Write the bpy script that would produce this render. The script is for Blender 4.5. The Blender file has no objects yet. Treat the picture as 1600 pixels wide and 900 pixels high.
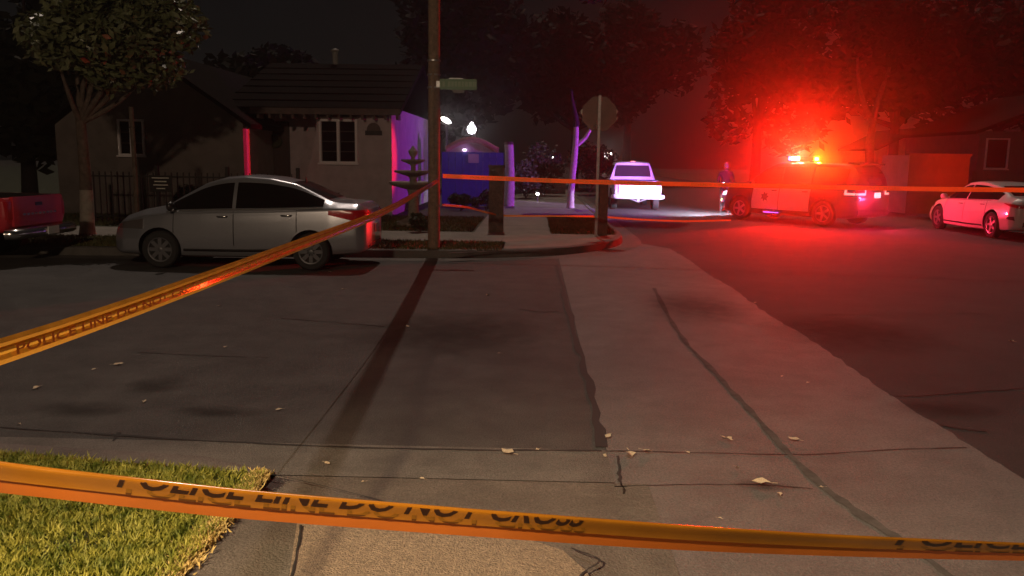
import bpy, bmesh, math, random
import numpy as np
from mathutils import Vector, Matrix
random.seed(7); rng = np.random.default_rng(7)
S = bpy.context.scene; COL = S.collection
R_ = math.radians

# ------------------------------------------------------------------ camera, sky, sun, exposure
H = 1.85; FOC = 1300.0
YAW, PITCH, ROLL = R_(1.37), R_(8.88), R_(0.8)
_f = Vector((-math.sin(YAW)*math.cos(PITCH), math.cos(YAW)*math.cos(PITCH), -math.sin(PITCH)))
_r = Vector((math.cos(YAW), math.sin(YAW), 0)); _u = _r.cross(_f)
_R = _r*math.cos(ROLL) + _u*math.sin(ROLL); _U = -_r*math.sin(ROLL) + _u*math.cos(ROLL)
cam_d = bpy.data.cameras.new('camera'); cam = bpy.data.objects.new('camera', cam_d); COL.objects.link(cam)
cam_d.sensor_width = 36; cam_d.lens = 36*FOC/1600; cam_d.clip_start = .05; cam_d.clip_end = 2000
m = Matrix((( _R.x, _U.x, -_f.x, 0), (_R.y, _U.y, -_f.y, 0), (_R.z, _U.z, -_f.z, H), (0, 0, 0, 1)))
cam.matrix_world = m
S.camera = cam

SUN_EL = R_(60); SUN_DIR = Vector((0.056, -1, 0)).normalized()*math.cos(SUN_EL) + Vector((0, 0, -math.sin(SUN_EL)))
w = bpy.data.worlds.new('World'); S.world = w; w.use_nodes = True
nt = w.node_tree; bg = nt.nodes['Background']
sky = nt.nodes.new('ShaderNodeTexSky'); sky.sky_type = 'NISHITA'; sky.sun_disc = False
sky.sun_elevation = SUN_EL; sky.sun_rotation = math.atan2(-SUN_DIR.x, -SUN_DIR.y)
nt.links.new(sky.outputs[0], bg.inputs[0]); bg.inputs[1].default_value = .0003
sl = bpy.data.lights.new('sun', 'SUN'); sl.energy = .98; sl.angle = R_(.2); sl.color = (1.0, .80, .66)
so = bpy.data.objects.new('sun', sl); COL.objects.link(so)
so.rotation_euler = SUN_DIR.to_track_quat('-Z', 'Y').to_euler()
S.view_settings.view_transform = 'Standard'; S.view_settings.look = 'None'
S.view_settings.exposure = 0; S.view_settings.gamma = 1; S.view_settings.use_curve_mapping = False
S.render.engine = 'CYCLES'; S.cycles.use_denoising = True
S.cycles.max_bounces = 5; S.cycles.volume_bounces = 0; S.cycles.sample_clamp_indirect = 4

# ------------------------------------------------------------------ layout helpers (pixel of the 1600x900 photo -> point of the place)
def ray(x, y): return (_f*FOC + _R*(x-800) - _U*(y-450)).normalized()
def G(x, y, z=0.0):
    d = ray(x, y); t = (z-H)/d.z; return Vector((0, 0, H)) + d*t
def atY(x, y, Y):
    d = ray(x, y); return Vector((0, 0, H)) + d*(Y/d.y)

# ------------------------------------------------------------------ materials
def mat(name, col, rough=.8, metal=0, var=0.0, vscale=6, bump=0.0, bscale=80, coat=0, emit=None, estr=0, spec=.5, trans=0.0, col2=None, speck=0.0):
    M = bpy.data.materials.new(name); M.use_nodes = True; n = M.node_tree.nodes; l = M.node_tree.links
    b = n['Principled BSDF']; b.inputs['Base Color'].default_value = (*col, 1)
    b.inputs['Roughness'].default_value = rough; b.inputs['Metallic'].default_value = metal
    b.inputs['Coat Weight'].default_value = coat; b.inputs['Coat Roughness'].default_value = .06
    b.inputs['Specular IOR Level'].default_value = spec
    tc = n.new('ShaderNodeTexCoord')
    if var or col2:
        t = n.new('ShaderNodeTexNoise'); t.inputs['Scale'].default_value = vscale; t.inputs['Detail'].default_value = 8
        t.inputs['Roughness'].default_value = .65
        l.new(tc.outputs['Object'], t.inputs['Vector'])
        rp = n.new('ShaderNodeValToRGB'); e = rp.color_ramp.elements
        c2 = col2 if col2 else tuple(min(1, c*(1+var)) for c in col)
        c1 = col if col2 else tuple(c*(1-var) for c in col)
        e[0].position = .36; e[1].position = .64; e[0].color = (*c1, 1); e[1].color = (*c2, 1)
        l.new(t.outputs['Fac'], rp.inputs[0]); l.new(rp.outputs[0], b.inputs['Base Color'])
    if speck:                       # fine aggregate grain, and blotches of wear
        t3 = n.new('ShaderNodeTexNoise'); t3.inputs['Scale'].default_value = 62; t3.inputs['Detail'].default_value = 3; t3.inputs['Roughness'].default_value = .8
        t4 = n.new('ShaderNodeTexNoise'); t4.inputs['Scale'].default_value = .55; t4.inputs['Detail'].default_value = 9; t4.inputs['Roughness'].default_value = .72; t4.inputs['Distortion'].default_value = .6
        for q in (t3, t4): l.new(tc.outputs['Object'], q.inputs['Vector'])
        r3 = n.new('ShaderNodeMapRange'); r3.inputs[1].default_value = .3; r3.inputs[2].default_value = .7; r3.inputs[3].default_value = 1-speck; r3.inputs[4].default_value = 1+speck
        r4 = n.new('ShaderNodeMapRange'); r4.inputs[1].default_value = .32; r4.inputs[2].default_value = .6; r4.inputs[3].default_value = 1-speck*.75; r4.inputs[4].default_value = 1.06
        l.new(t3.outputs['Fac'], r3.inputs[0]); l.new(t4.outputs['Fac'], r4.inputs[0])
        mm = n.new('ShaderNodeMath'); mm.operation = 'MULTIPLY'; l.new(r3.outputs[0], mm.inputs[0]); l.new(r4.outputs[0], mm.inputs[1])
        vm = n.new('ShaderNodeVectorMath'); vm.operation = 'SCALE'; l.new(b.inputs['Base Color'].links[0].from_socket, vm.inputs[0]); l.new(mm.outputs[0], vm.inputs['Scale']); l.new(vm.outputs[0], b.inputs['Base Color'])
    if bump:
        t2 = n.new('ShaderNodeTexNoise'); t2.inputs['Scale'].default_value = bscale; t2.inputs['Detail'].default_value = 4
        l.new(tc.outputs['Object'], t2.inputs['Vector'])
        bp = n.new('ShaderNodeBump'); bp.inputs['Strength'].default_value = bump; bp.inputs['Distance'].default_value = .02
        l.new(t2.outputs['Fac'], bp.inputs['Height']); l.new(bp.outputs[0], b.inputs['Normal'])
    if emit:
        b.inputs['Emission Color'].default_value = (*emit, 1); b.inputs['Emission Strength'].default_value = estr
    if trans:
        tr = n.new('ShaderNodeBsdfTranslucent'); tr.inputs[0].default_value = (*col, 1)
        mx = n.new('ShaderNodeMixShader'); mx.inputs[0].default_value = trans
        l.new(b.outputs[0], mx.inputs[1]); l.new(tr.outputs[0], mx.inputs[2])
        l.new(mx.outputs[0], n['Material Output'].inputs[0])
    return M
K = {}
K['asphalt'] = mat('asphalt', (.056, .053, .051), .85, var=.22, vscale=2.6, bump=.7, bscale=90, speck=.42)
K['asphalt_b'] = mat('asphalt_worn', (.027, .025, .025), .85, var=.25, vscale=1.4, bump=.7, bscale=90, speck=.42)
K['band'] = mat('gutter_concrete', (.118, .110, .104), .74, var=.14, vscale=3.2, bump=.5, bscale=90, speck=.38)
K['gutter'] = mat('kerb_concrete', (.115, .106, .096), .85, var=.2, vscale=3, bump=.6, bscale=90, speck=.34)
K['walk'] = mat('walk_concrete', (.21, .19, .16), .9, var=.15, vscale=2.5, bump=.4, bscale=80, speck=.25)
K['ramp'] = mat('ramp_concrete', (.115, .10, .085), .9, var=.15, vscale=3.5, bump=.6, bscale=80, speck=.38)
K['aggr'] = mat('exposed_aggregate', (.17, .135, .10), .95, bump=1.0, bscale=105, col2=(.34, .265, .19), vscale=52)
K['crack'] = mat('crack_filler', (.014, .012, .011), .8)
K['stain'] = mat('wet_stain', (.086, .080, .076), .9, var=.3, vscale=8, spec=.1)
K['earth'] = mat('dark_earth', (.04, .033, .022), .95, var=.4, vscale=2)
K['lawn'] = mat('lawn_base', (.030, .034, .010), .95, var=.4, vscale=14)
K['grass'] = mat('grass_blade', (.10, .15, .016), .6, col2=(.52, .50, .09), vscale=9, trans=.25)
K['grass2'] = mat('grass_far', (.05, .06, .015), .7, col2=(.11, .10, .03), vscale=1.6)
K['straw'] = mat('straw_edge', (.55, .42, .16), .8, var=.3, vscale=30)
K['leaf'] = mat('glossy_leaf', (.07, .085, .032), .3, col2=(.20, .215, .11), vscale=2.5, spec=.6)
K['leaf2'] = mat('dark_leaf', (.02, .02, .011), .85, var=.4, vscale=.8, spec=.15)
K['hedge'] = mat('hedge_leaf', (.04, .05, .022), .7, var=.4, vscale=3)
K['bark'] = mat('bark', (.12, .09, .07), .9, var=.35, vscale=9, bump=.8, bscale=30)
K['grey_wash'] = mat('faded_whitewash', (.30, .27, .23), .9, var=.2, vscale=9, bump=.5, bscale=30)
K['dark_bark'] = mat('dark_bark', (.035, .028, .024), .95, var=.3, vscale=9, bump=.6, bscale=30)
K['white_bark'] = mat('whitewashed_bark', (.62, .58, .52), .85, var=.15, vscale=9, bump=.4, bscale=30)
K['pole'] = mat('weathered_pole', (.22, .155, .105), .85, var=.3, vscale=14, bump=.6, bscale=45)
K['steel'] = mat('galvanised_steel', (.42, .42, .42), .45, .8, var=.15, vscale=10)
K['dark'] = mat('black_plastic', (.012, .012, .013), .5)
K['rubber'] = mat('tyre_rubber', (.018, .018, .018), .8, var=.3, vscale=30)
K['glass'] = mat('dark_car_glass', (.010, .009, .009), .06, spec=.5)
K['glass_r'] = mat('rear_glass', (.05, .042, .045), .08, spec=.5)
K['pane'] = mat('window_pane', (.012, .010, .012), .05, spec=.6)
K['silver'] = mat('silver_paint', (.44, .45, .49), .30, .75, coat=.7, var=.03, vscale=30)
K['white_p'] = mat('white_paint', (.78, .78, .78), .4, coat=.6, var=.04, vscale=4)
K['white_s'] = mat('pearl_white_paint', (.62, .60, .60), .35, coat=.8, var=.03, vscale=4)
K['black_p'] = mat('black_paint', (.022, .020, .022), .3, coat=.7)
K['red_p'] = mat('red_paint', (.55, .03, .045), .38, coat=.5, var=.08, vscale=4)
K['chrome'] = mat('chrome', (.65, .65, .65), .18, .95)
K['alloy'] = mat('alloy_rim', (.42, .42, .44), .35, .7)
K['cap'] = mat('grey_wheel_cover', (.14, .14, .15), .45, .4)
K['redlens'] = mat('red_lens', (.50, .012, .02), .12, coat=1)
K['clearlens'] = mat('clear_lens', (.09, .08, .08), .1, coat=1)
K['plate'] = mat('licence_plate', (.75, .75, .72), .5)
K['stucco'] = mat('grey_stucco', (.54, .46, .48), .95, var=.12, vscale=3, bump=.5, bscale=50)
K['stucco2'] = mat('cream_stucco', (.46, .45, .42), .95, var=.1, vscale=3, bump=.5, bscale=50)
K['roof'] = mat('roof_shingle', (.012, .008, .007), .95, var=.4, vscale=12, bump=.6, bscale=30, spec=.03)
K['wood'] = mat('painted_trim', (.13, .09, .08), .7, var=.2, vscale=9)
K['door'] = mat('dark_door', (.05, .025, .02), .5, var=.2, vscale=10)
K['frame'] = mat('white_window_frame', (.85, .80, .82), .5)
K['iron'] = mat('black_iron', (.02, .017, .016), .6)
K['gate_bluelit'] = mat('blue_lit_gate_paint', (.05, .06, .30), .65, var=.2, vscale=5)  # the beacon's blue light is put into the gate's base colour
K['tile'] = mat('clay_tile', (.42, .20, .13), .8, var=.25, vscale=8)
K['sign_back'] = mat('bare_sign_back', (.17, .16, .145), .6, .2, var=.1, vscale=6)
K['sign_green'] = mat('street_sign_green', (.10, .22, .10), .5)
K['letter_w'] = mat('sign_lettering', (.7, .7, .62), .5)
K['stone'] = mat('cast_stone', (.30, .26, .22), .9, var=.25, vscale=10, bump=.5, bscale=40)
K['tan'] = mat('tan_wall', (.20, .12, .06), .95, var=.15, vscale=2, bump=.4, bscale=30)
K['pale'] = mat('pale_wall', (.40, .36, .30), .95, var=.12, vscale=3, bump=.4, bscale=30)
K['tape'] = mat('orange_tape_film', (.52, .155, .022), .16, spec=.7, trans=.3, var=.12, vscale=3)
K['tape_y'] = mat('yellow_tape_film', (.78, .40, .05), .12, spec=.8, trans=.3, var=.2, vscale=9)
K['tape_d'] = mat('folded_tape_film', (.30, .12, .009), .17, spec=.9, trans=.1, var=.1, vscale=4)
K['tape_far'] = mat('red_lit_tape_film', (.85, .30, .06), .2, spec=.6, trans=.5, var=.12, vscale=3)  # brighter film copy: red light from behind put into the colour
K['ink'] = mat('black_print', (.03, .010, .004), .35)
K['ghost'] = mat('print_seen_through_film', (.215, .092, .007), .25)
K['ghost_d'] = mat('print_edge_seen_through_film', (.085, .03, .004), .25)
K['dry'] = mat('dry_leaf', (.62, .52, .38), .8, col2=(.36, .27, .17), vscale=20)
K['cloth'] = mat('dark_uniform', (.02, .018, .02), .8, var=.2, vscale=20)
K['skin'] = mat('skin', (.45, .27, .20), .6)
K['hair'] = mat('dark_hair', (.02, .012, .01), .7)
K['e_white'] = mat('lit_white_lamp', (.9, .9, .9), .3, emit=(1, .95, .9), estr=14)
K['e_globe'] = mat('lit_globe', (.9, .9, .9), .3, emit=(1, .93, 1.0), estr=9)
K['e_head'] = mat('lit_headlamp', (.9, .9, .9), .2, emit=(.85, .65, 1.0), estr=3)
K['e_amber'] = mat('lit_amber_lens', (.9, .5, .1), .2, emit=(1, .75, .25), estr=6)
K['e_red'] = mat('lit_red_beacon', (.9, .05, .02), .2, emit=(1.0, .38, .14), estr=45)
K['e_yel'] = mat('lit_yellow_beacon', (.9, .6, .05), .2, emit=(1.0, .42, .03), estr=45)
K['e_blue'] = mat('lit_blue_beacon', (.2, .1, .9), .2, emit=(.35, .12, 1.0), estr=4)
K['e_plate'] = mat('lit_plate', (.8, .8, .8), .4, emit=(1, .85, .9), estr=1.1)  # plate glows by itself: the light on it is put into emission
K['e_flash'] = mat('lit_flasher', (.6, .02, .04), .3, emit=(1, .12, .2), estr=.5)
K['tape_ink'] = mat('worn_print', (.64, .31, .035), .3)
K['sign_pale'] = mat('blurred_sign_print', (.20, .30, .17), .5)
K['e_tail'] = mat('lit_tail_lamp', (.8, .2, .2), .3, emit=(1, .30, .26), estr=1.6)

# ------------------------------------------------------------------ mesh helpers
def link(name, me, parent=None, loc=None, rz=None):
    o = bpy.data.objects.new(name, me); COL.objects.link(o)
    if parent is not None: o.parent = parent
    if loc is not None: o.location = loc
    if rz is not None: o.rotation_euler = (0, 0, rz)
    return o
def tag(o, label=None, cat=None, group=None, kind=None):
    if label: o['label'] = label
    if cat: o['category'] = cat
    if group: o['group'] = group
    if kind: o['kind'] = kind
    return o
def thing(name, label, cat, loc=(0, 0, 0), rz=0, group=None):
    o = bpy.data.objects.new(name, None); COL.objects.link(o); o.location = loc; o.rotation_euler = (0, 0, rz)
    o.empty_display_size = .2
    return tag(o, label, cat, group)
class MB:
    def __init__(s): s.v = []; s.f = []; s.m = []; s.mi = 0
    def add(s, vs, fs):
        b = len(s.v); s.v += [tuple(v) for v in vs]
        for f in fs: s.f.append(tuple(i+b for i in f)); s.m.append(s.mi)
    def box(s, x0, x1, y0, y1, z0, z1, M=None):
        vs = [Vector((x, y, z)) for z in (z0, z1) for y in (y0, y1) for x in (x0, x1)]
        if M is not None: vs = [M @ v for v in vs]
        s.add(vs, [(0, 2, 3, 1), (4, 5, 7, 6), (0, 1, 5, 4), (2, 6, 7, 3), (0, 4, 6, 2), (1, 3, 7, 5)])
        return s
    def cyl(s, p0, p1, r0, r1=None, n=12, cap=True):
        return s.tube([p0, p1], [r0, r0 if r1 is None else r1], n, cap)
    def tube(s, pts, rad, n=10, cap=True):
        pts = [Vector(p) for p in pts]
        if not hasattr(rad, '__len__'): rad = [rad]*len(pts)
        vs = []; up = Vector((0, 0, 1))
        for i, p in enumerate(pts):
            t = (pts[min(i+1, len(pts)-1)] - pts[max(i-1, 0)]).normalized()
            a = t.cross(up if abs(t.z) < .95 else Vector((1, 0, 0))).normalized(); b = t.cross(a)
            for k in range(n):
                th = 2*math.pi*k/n; vs.append(p + (a*math.cos(th) + b*math.sin(th))*rad[i])
        fs = []
        for i in range(len(pts)-1):
            for k in range(n):
                fs.append((i*n+k, i*n+(k+1) % n, (i+1)*n+(k+1) % n, (i+1)*n+k))
        if cap: fs += [tuple(range(n))[::-1], tuple((len(pts)-1)*n+k for k in range(n))]
        s.add(vs, fs); return s
    def lathe(s, prof, n=20, c=(0, 0, 0), M=None):   # prof: (r, z)
        vs = []
        for r, z in prof:
            for k in range(n):
                th = 2*math.pi*k/n; v = Vector((c[0]+r*math.cos(th), c[1]+r*math.sin(th), c[2]+z)); vs.append(M @ v if M is not None else v)
        fs = []
        for i in range(len(prof)-1):
            for k in range(n): fs.append((i*n+k, i*n+(k+1) % n, (i+1)*n+(k+1) % n, (i+1)*n+k))
        fs += [tuple(range(n))[::-1], tuple((len(prof)-1)*n+k for k in range(n))]
        s.add(vs, fs); return s
    def prism(s, poly, d, M=None):     # poly in 3-D, extruded by vector d
        d = Vector(d); n = len(poly); a = [Vector(p) for p in poly]; vs = a + [p+d for p in a]
        if M is not None: vs = [M @ v for v in vs]
        s.add(vs, [tuple(range(n))[::-1], tuple(range(n, 2*n))] + [(i, (i+1) % n, n+(i+1) % n, n+i) for i in range(n)]); return s
    def grid(s, P):                    # P[i][j] points
        a, b = len(P), len(P[0]); s.add([p for r in P for p in r], [(i*b+j, i*b+j+1, (i+1)*b+j+1, (i+1)*b+j) for i in range(a-1) for j in range(b-1)]); return s
    def mesh(s, name, mats, smooth=None):
        me = bpy.data.meshes.new(name); me.from_pydata([tuple(v) for v in s.v], [], s.f)
        for q in (mats if isinstance(mats, (list, tuple)) else [mats]): me.materials.append(q)
        if len(me.materials) > 1: me.polygons.foreach_set('material_index', s.m)
        if smooth is not None:
            bm = bmesh.new(); bm.from_mesh(me); bmesh.ops.recalc_face_normals(bm, faces=bm.faces); bm.to_mesh(me); bm.free()
            me.polygons.foreach_set('use_smooth', [True]*len(me.polygons)); me.set_sharp_from_angle(angle=R_(smooth))
        me.update(); return me
    def build(s, name, mats, parent=None, loc=None, rz=None, smooth=None): return link(name, s.mesh(name, mats, smooth), parent, loc, rz)
def struct(name, mb, m_, **k): return tag(mb.build(name, m_, **k), kind='structure')
def sheet(poly, z):
    mb = MB(); mb.add([(p[0], p[1], z if len(p) < 3 else p[2]) for p in poly], [tuple(range(len(poly)))]); return mb
def catmull(P, n=8):
    P = [Vector(p) for p in P]; out = []
    for i in range(len(P)-1):
        p0, p1, p2, p3 = P[max(i-1, 0)], P[i], P[i+1], P[min(i+2, len(P)-1)]
        if i == 0: p0 = p1*2-p2
        if i == len(P)-2: p3 = p2*2-p1
        for k in range(n):
            t = k/n; out.append(.5*((2*p1)+(p2-p0)*t+(2*p0-5*p1+4*p2-p3)*t*t+(3*p1-p0-3*p2+p3)*t**3))
    out.append(P[-1]); return out

# ------------------------------------------------------------------ the ground, roads, kerbs
struct('ground', sheet([(-110, -35), (110, -35), (110, 190), (-110, 190)], -.05), K['earth'])
Yn = 5.14                                   # near gutter seam
struct('road', sheet([(-70, Yn), (.50, Yn), (.50, 15.9), (-1.0, 15.35), (-2.6, 15.2), (-9, 14.75), (-70, 14.4)], 0), K['asphalt'])
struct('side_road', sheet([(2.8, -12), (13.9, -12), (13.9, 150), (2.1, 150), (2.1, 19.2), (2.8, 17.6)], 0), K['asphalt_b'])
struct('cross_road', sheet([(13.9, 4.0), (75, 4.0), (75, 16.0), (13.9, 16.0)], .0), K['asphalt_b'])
# concrete cross gutter running away from the camera
struct('concrete_gutter', sheet([(.50, 2.2), (2.93, 2.2)]+[(2.93+random.gauss(0, .012)+.02*math.sin(y_*1.7), y_) for y_ in np.arange(2.4, 17.5, .12)]+[(2.93, 17.6), (2.1, 19.2), (2.0, 18.1), (1.5, 17.0), (.50, 15.95)], .002), K['band'])
struct('near_gutter', sheet([(-30, 4.78), (-1.48, 4.60), (.50, 4.60), (.50, Yn), (-30, Yn)], .002), K['gutter'])
far_pts = [(-60, 14.35), (-14, 14.5), (-9, 14.68), (-2.6, 15.14), (-.9, 15.36), (.3, 15.85), (1.15, 16.65), (1.75, 17.7), (2.02, 18.7), (2.1, 19.8), (2.1, 21)]
def offs(pts, d):
    out = []
    for i, p in enumerate(pts):
        a = Vector(pts[max(i-1, 0)]); b = Vector(pts[min(i+1, len(pts)-1)]); t = (b-a).normalized(); n_ = Vector((-t.y, t.x)); out.append(Vector(p)+n_*d)
    return out
fp = [Vector((p[0], p[1], 0)) for p in far_pts]; fp = [Vector((q.x, q.y)) for q in [fp[0]]+catmull(fp[1:], 6)]+[Vector((2.1, 120))]
mb = MB(); prof = [(-.42, .004), (0, .008), (.03, .14), (.05, .155), (.17, .158), (.17, -.04)]
rows = [[Vector((q.x, q.y, z)) for q in offs(fp, d)] for d, z in prof]
mb.grid(rows); struct('far_kerb', mb, K['gutter'], smooth=40)
# kerb of the right side of the side street
kp = [Vector((13.8, 16.6)), Vector((13.75, 19)), Vector((13.75, 130))]
mb = MB(); mb.grid([[Vector((q.x, q.y, z)) for q in offs(kp, -d)] for d, z in [(0, .006), (.03, .14), (.16, .155), (.16, -.04)]]); struct('right_kerb', mb, K['gutter'])
# far verge, footpaths, lawns (z = .15 level)
inn = offs(fp, .17)
struct('verge', sheet([(p.x, p.y) for p in inn if p.y < 16.2 and p.x < -.55] + [(-.55, 16.95), (-60, 16.3)], .146), K['lawn'])
struct('footpath', sheet([(-60, 16.3), (-.55, 16.95), (-.55, 15.75)] + [(p.x, p.y) for p in inn if p.x > -.5 and p.y < 19.0] + [(1.93, 19.0), (.42, 19.0), (.42, 120), (-1.35, 120), (-1.35, 19.15), (-60, 18.2)], .15), K['walk'])
struct('side_verge', sheet([(.42, 19.0), (1.93, 19.0), (1.93, 24.3), (.42, 24.3)], .146), K['lawn'])
struct('side_apron', sheet([(.42, 24.3), (1.93, 24.3), (1.93, 118), (.42, 118)], .148), K['walk'])
struct('yard', sheet([(-60, 18.2), (-1.35, 19.15), (-1.35, 118), (-60, 118)], .143), K['lawn'])
struct('right_yard', sheet([(13.95, 16.8), (60, 16.8), (60, 118), (13.95, 118)], .143), K['lawn'])
# near corner: lawn, kerb, ramp, path
struct('near_lawn', sheet([(-30, 4.50), (-3.4, 4.66), (-1.55, 4.36), (-1.50, -4), (-30, -4)], .10), K['lawn'])
mb = MB(); nk = [Vector((-30, 4.85)), Vector((-3.4, 4.82)), Vector((-1.9, 4.66)), Vector((-1.47, 4.56))]
mb.grid([[Vector((q.x, q.y, z*(1 if q.x < -1.6 else .45))) for q in offs(nk, -d)] for d, z in [(-.02, .004), (.0, .075), (.02, .09), (.17, .10), (.30, .10)]]); struct('near_kerb', mb, K['gutter'], smooth=40)
mb = MB(); P = []
for i in range(9):
    x = -1.47 + i*.27; P.append([Vector((x, 4.58, .006)), Vector((x, 4.22, .03)), Vector((x, 3.75, .075)), Vector((x, 3.2, .09)), Vector((x, -4, .10))])
P = [[Vector((p.x, p.y, p.z*(1-max(0, (p.x+.1)/.8)) if p.x > -.1 else p.z)) for p in r] for r in P]
P = [[Vector((p.x, p.y, max(p.z, .006))) for p in r] for r in P]
mb.grid(P); struct('kerb_ramp', mb, K['ramp'], smooth=30)
pad = [G(465, 812, .095), G(700, 826, .095), G(820, 842, .07), G(880, 862, .06), G(915, 893, .06), G(960, 960, .06), G(900, 1400, .1), G(300, 1400, .1), G(452, 902, .1)]
mb = MB(); mb.add([(p.x, p.y, p.z+.006) for p in pad], [tuple(range(len(pad)))]); struct('ramp_pad', mb, K['aggr'])

# seams, cracks and the tar line: thin strips laid on the surface
def strip(name, px, wd, z, m_, jitter=.0, sub=6):
    pts = catmull([Vector((*G(x, y, z)[:2], z)) for x, y in px], sub); mb = MB(); L = []; Rr = []
    for i, p in enumerate(pts):
        t = (pts[min(i+1, len(pts)-1)]-pts[max(i-1, 0)]).normalized(); n_ = Vector((-t.y, t.x, 0)); wv = wd*(1+random.uniform(-.5, .5) if jitter else 1)
        o = n_*random.uniform(-jitter, jitter); L.append(p+o+n_*wv/2); Rr.append(p+o-n_*wv/2)
    mb.grid([L, Rr]); return struct(name, mb, m_)
strip('road_seam', [(871, 414), (884, 470), (905, 545), (925, 620), (938, 698)], .06, .005, K['crack'], .018)
strip('road_seam', [(0, 667), (250, 684), (500, 697), (700, 702), (940, 704)], .022, .005, K['crack'], .006)
strip('concrete_joint', [(945, 704), (1100, 707), (1250, 710), (1400, 702), (1510, 699)], .012, .006, K['crack'], .004)
strip('concrete_joint', [(965, 712), (968, 745), (974, 770), (962, 808)], .016, .006, K['crack'], .008)
strip('gutter_flow_line', [(1022, 450), (1060, 520), (1110, 575), (1170, 640), (1225, 700), (1290, 762), (1370, 820), (1440, 866), (1560, 960)], .058, .006, K['stain'], .006)
strip('concrete_joint', [(414, 739), (472, 751), (585, 779), (640, 800)], .009, .05, K['crack'], .002)
strip('concrete_joint', [(470, 820), (466, 850), (456, 900)], .010, .112, K['crack'], .002)
strip('concrete_joint', [(892, 856), (936, 874), (913, 894), (880, 930)], .010, .072, K['crack'], .002)
strip('concrete_joint', [(186, 675), (176, 689)], .018, .006, K['crack'], .002)
strip('road_crack', [(812, 482), (845, 487), (872, 486)], .035, .005, K['crack'], .012)
strip('road_crack', [(440, 497), (520, 503), (600, 510)], .02, .005, K['crack'], .015)
strip('road_crack', [(215, 550), (320, 555), (420, 558)], .012, .005, K['crack'], .008)
strip('road_crack', [(1390, 617), (1430, 618), (1500, 612), (1600, 606)], .03, .005, K['crack'], .012)
strip('road_crack', [(1200, 488), (1300, 491), (1430, 490), (1540, 489)], .02, .005, K['crack'], .012)
strip('road_crack', [(1470, 662), (1500, 668), (1540, 672)], .05, .005, K['crack'], .015)
strip('road_crack', [(960, 760), (1060, 757), (1180, 757), (1270, 763)], .01, .006, K['crack'], .004)
strip('concrete_joint', [(700, 395), (780, 392), (860, 390)], .05, .153, K['crack'], .01)
strip('concrete_joint', [(720, 384), (790, 384), (850, 382)], .03, .153, K['crack'], .006)

# oil and damp stains on the asphalt, fading out at their edges
SM = bpy.data.materials.new('oil_stain'); SM.use_nodes = True; n = SM.node_tree.nodes; l = SM.node_tree.links; bs = n['Principled BSDF']; bs.inputs['Base Color'].default_value = (.018, .016, .015, 1); bs.inputs['Roughness'].default_value = .9; bs.inputs['Specular IOR Level'].default_value = .1
tc = n.new('ShaderNodeTexCoord'); nz = n.new('ShaderNodeTexNoise'); nz.inputs['Scale'].default_value = 4.5; nz.inputs['Detail'].default_value = 6; gr = n.new('ShaderNodeTexGradient'); gr.gradient_type = 'SPHERICAL'
mp = n.new('ShaderNodeMapping'); mp.inputs['Location'].default_value = (-1, -1, 0); mp.inputs['Scale'].default_value = (2, 2, 0); l.new(tc.outputs['Generated'], mp.inputs[0]); l.new(mp.outputs[0], gr.inputs[0]); l.new(tc.outputs['Object'], nz.inputs['Vector'])
mu = n.new('ShaderNodeMath'); mu.operation = 'MULTIPLY'; l.new(gr.outputs['Fac'], mu.inputs[0]); l.new(nz.outputs['Fac'], mu.inputs[1]); mr = n.new('ShaderNodeMapRange'); mr.inputs[1].default_value = .08; mr.inputs[2].default_value = .42; mr.inputs[4].default_value = .36; l.new(mu.outputs[0], mr.inputs[0])
tr = n.new('ShaderNodeBsdfTransparent'); mx = n.new('ShaderNodeMixShader'); l.new(mr.outputs[0], mx.inputs[0]); l.new(tr.outputs[0], mx.inputs[1]); l.new(bs.outputs[0], mx.inputs[2]); l.new(mx.outputs[0], n['Material Output'].inputs[0])
for i, (x, y, rx, ry) in enumerate([(240, 604, .30, .34), (120, 640, .45, .25), (330, 644, .42, .18), (700, 520, 1.3, 1.6), (1090, 480, .9, 1.5), (1350, 520, 1.2, 1.4), (1480, 640, .5, .3), (1190, 760, .22, .12)]):
    g = G(x, y); mb = MB(); mb.add([(rx*math.cos(a_)*(1+.15*math.sin(3*a_+i)), ry*math.sin(a_), 0) for a_ in np.linspace(0, 6.283, 28, endpoint=False)], [tuple(range(28))])
    struct('road_stain', mb, SM, loc=(g.x, g.y, .008+.0006*i))
# ------------------------------------------------------------------ grass
def blades(name, pts, h, wd, m_, lean=.5):
    n_ = len(pts); pts = np.asarray(pts); a = rng.uniform(0, 2*np.pi, n_); hh = h*rng.uniform(.5, 1.25, n_); la = rng.uniform(0, 2*np.pi, n_); ll = hh*lean*rng.uniform(.2, 1.2, n_)
    dx = np.stack([np.cos(a), np.sin(a), np.zeros(n_)], 1)*(wd/2); tip = np.stack([np.cos(la)*ll, np.sin(la)*ll, hh], 1)
    v = np.empty((n_, 4, 3)); v[:, 0] = pts-dx; v[:, 1] = pts+dx; v[:, 2] = pts+tip*.6+dx*.8; v[:, 3] = pts+tip
    me = bpy.data.meshes.new(name); me.vertices.add(n_*4); me.vertices.foreach_set('co', v.ravel())
    me.loops.add(n_*4); me.polygons.add(n_); me.polygons.foreach_set('loop_start', np.arange(n_)*4); me.loops.foreach_set('vertex_index', np.arange(n_*4))
    me.materials.append(m_); me.update(); me.validate(); return tag(link(name, me), kind='stuff')
n_ = 95000; xs = rng.uniform(-4.4, -1.46, n_); ys = rng.uniform(2.1, 4.72, n_)
clump = np.sin(xs*9+ys*3)+np.sin(ys*11-xs*5)+rng.normal(0, .9, n_); back = np.where(xs < -3.4, 4.62, 4.62-(xs+3.4)*.14)
k = (ys < back) & (clump > -1.5)
blades('grass', np.stack([xs, ys, np.full(n_, .10)], 1)[k], .040, .010, K['grass'], 1.1)
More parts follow.
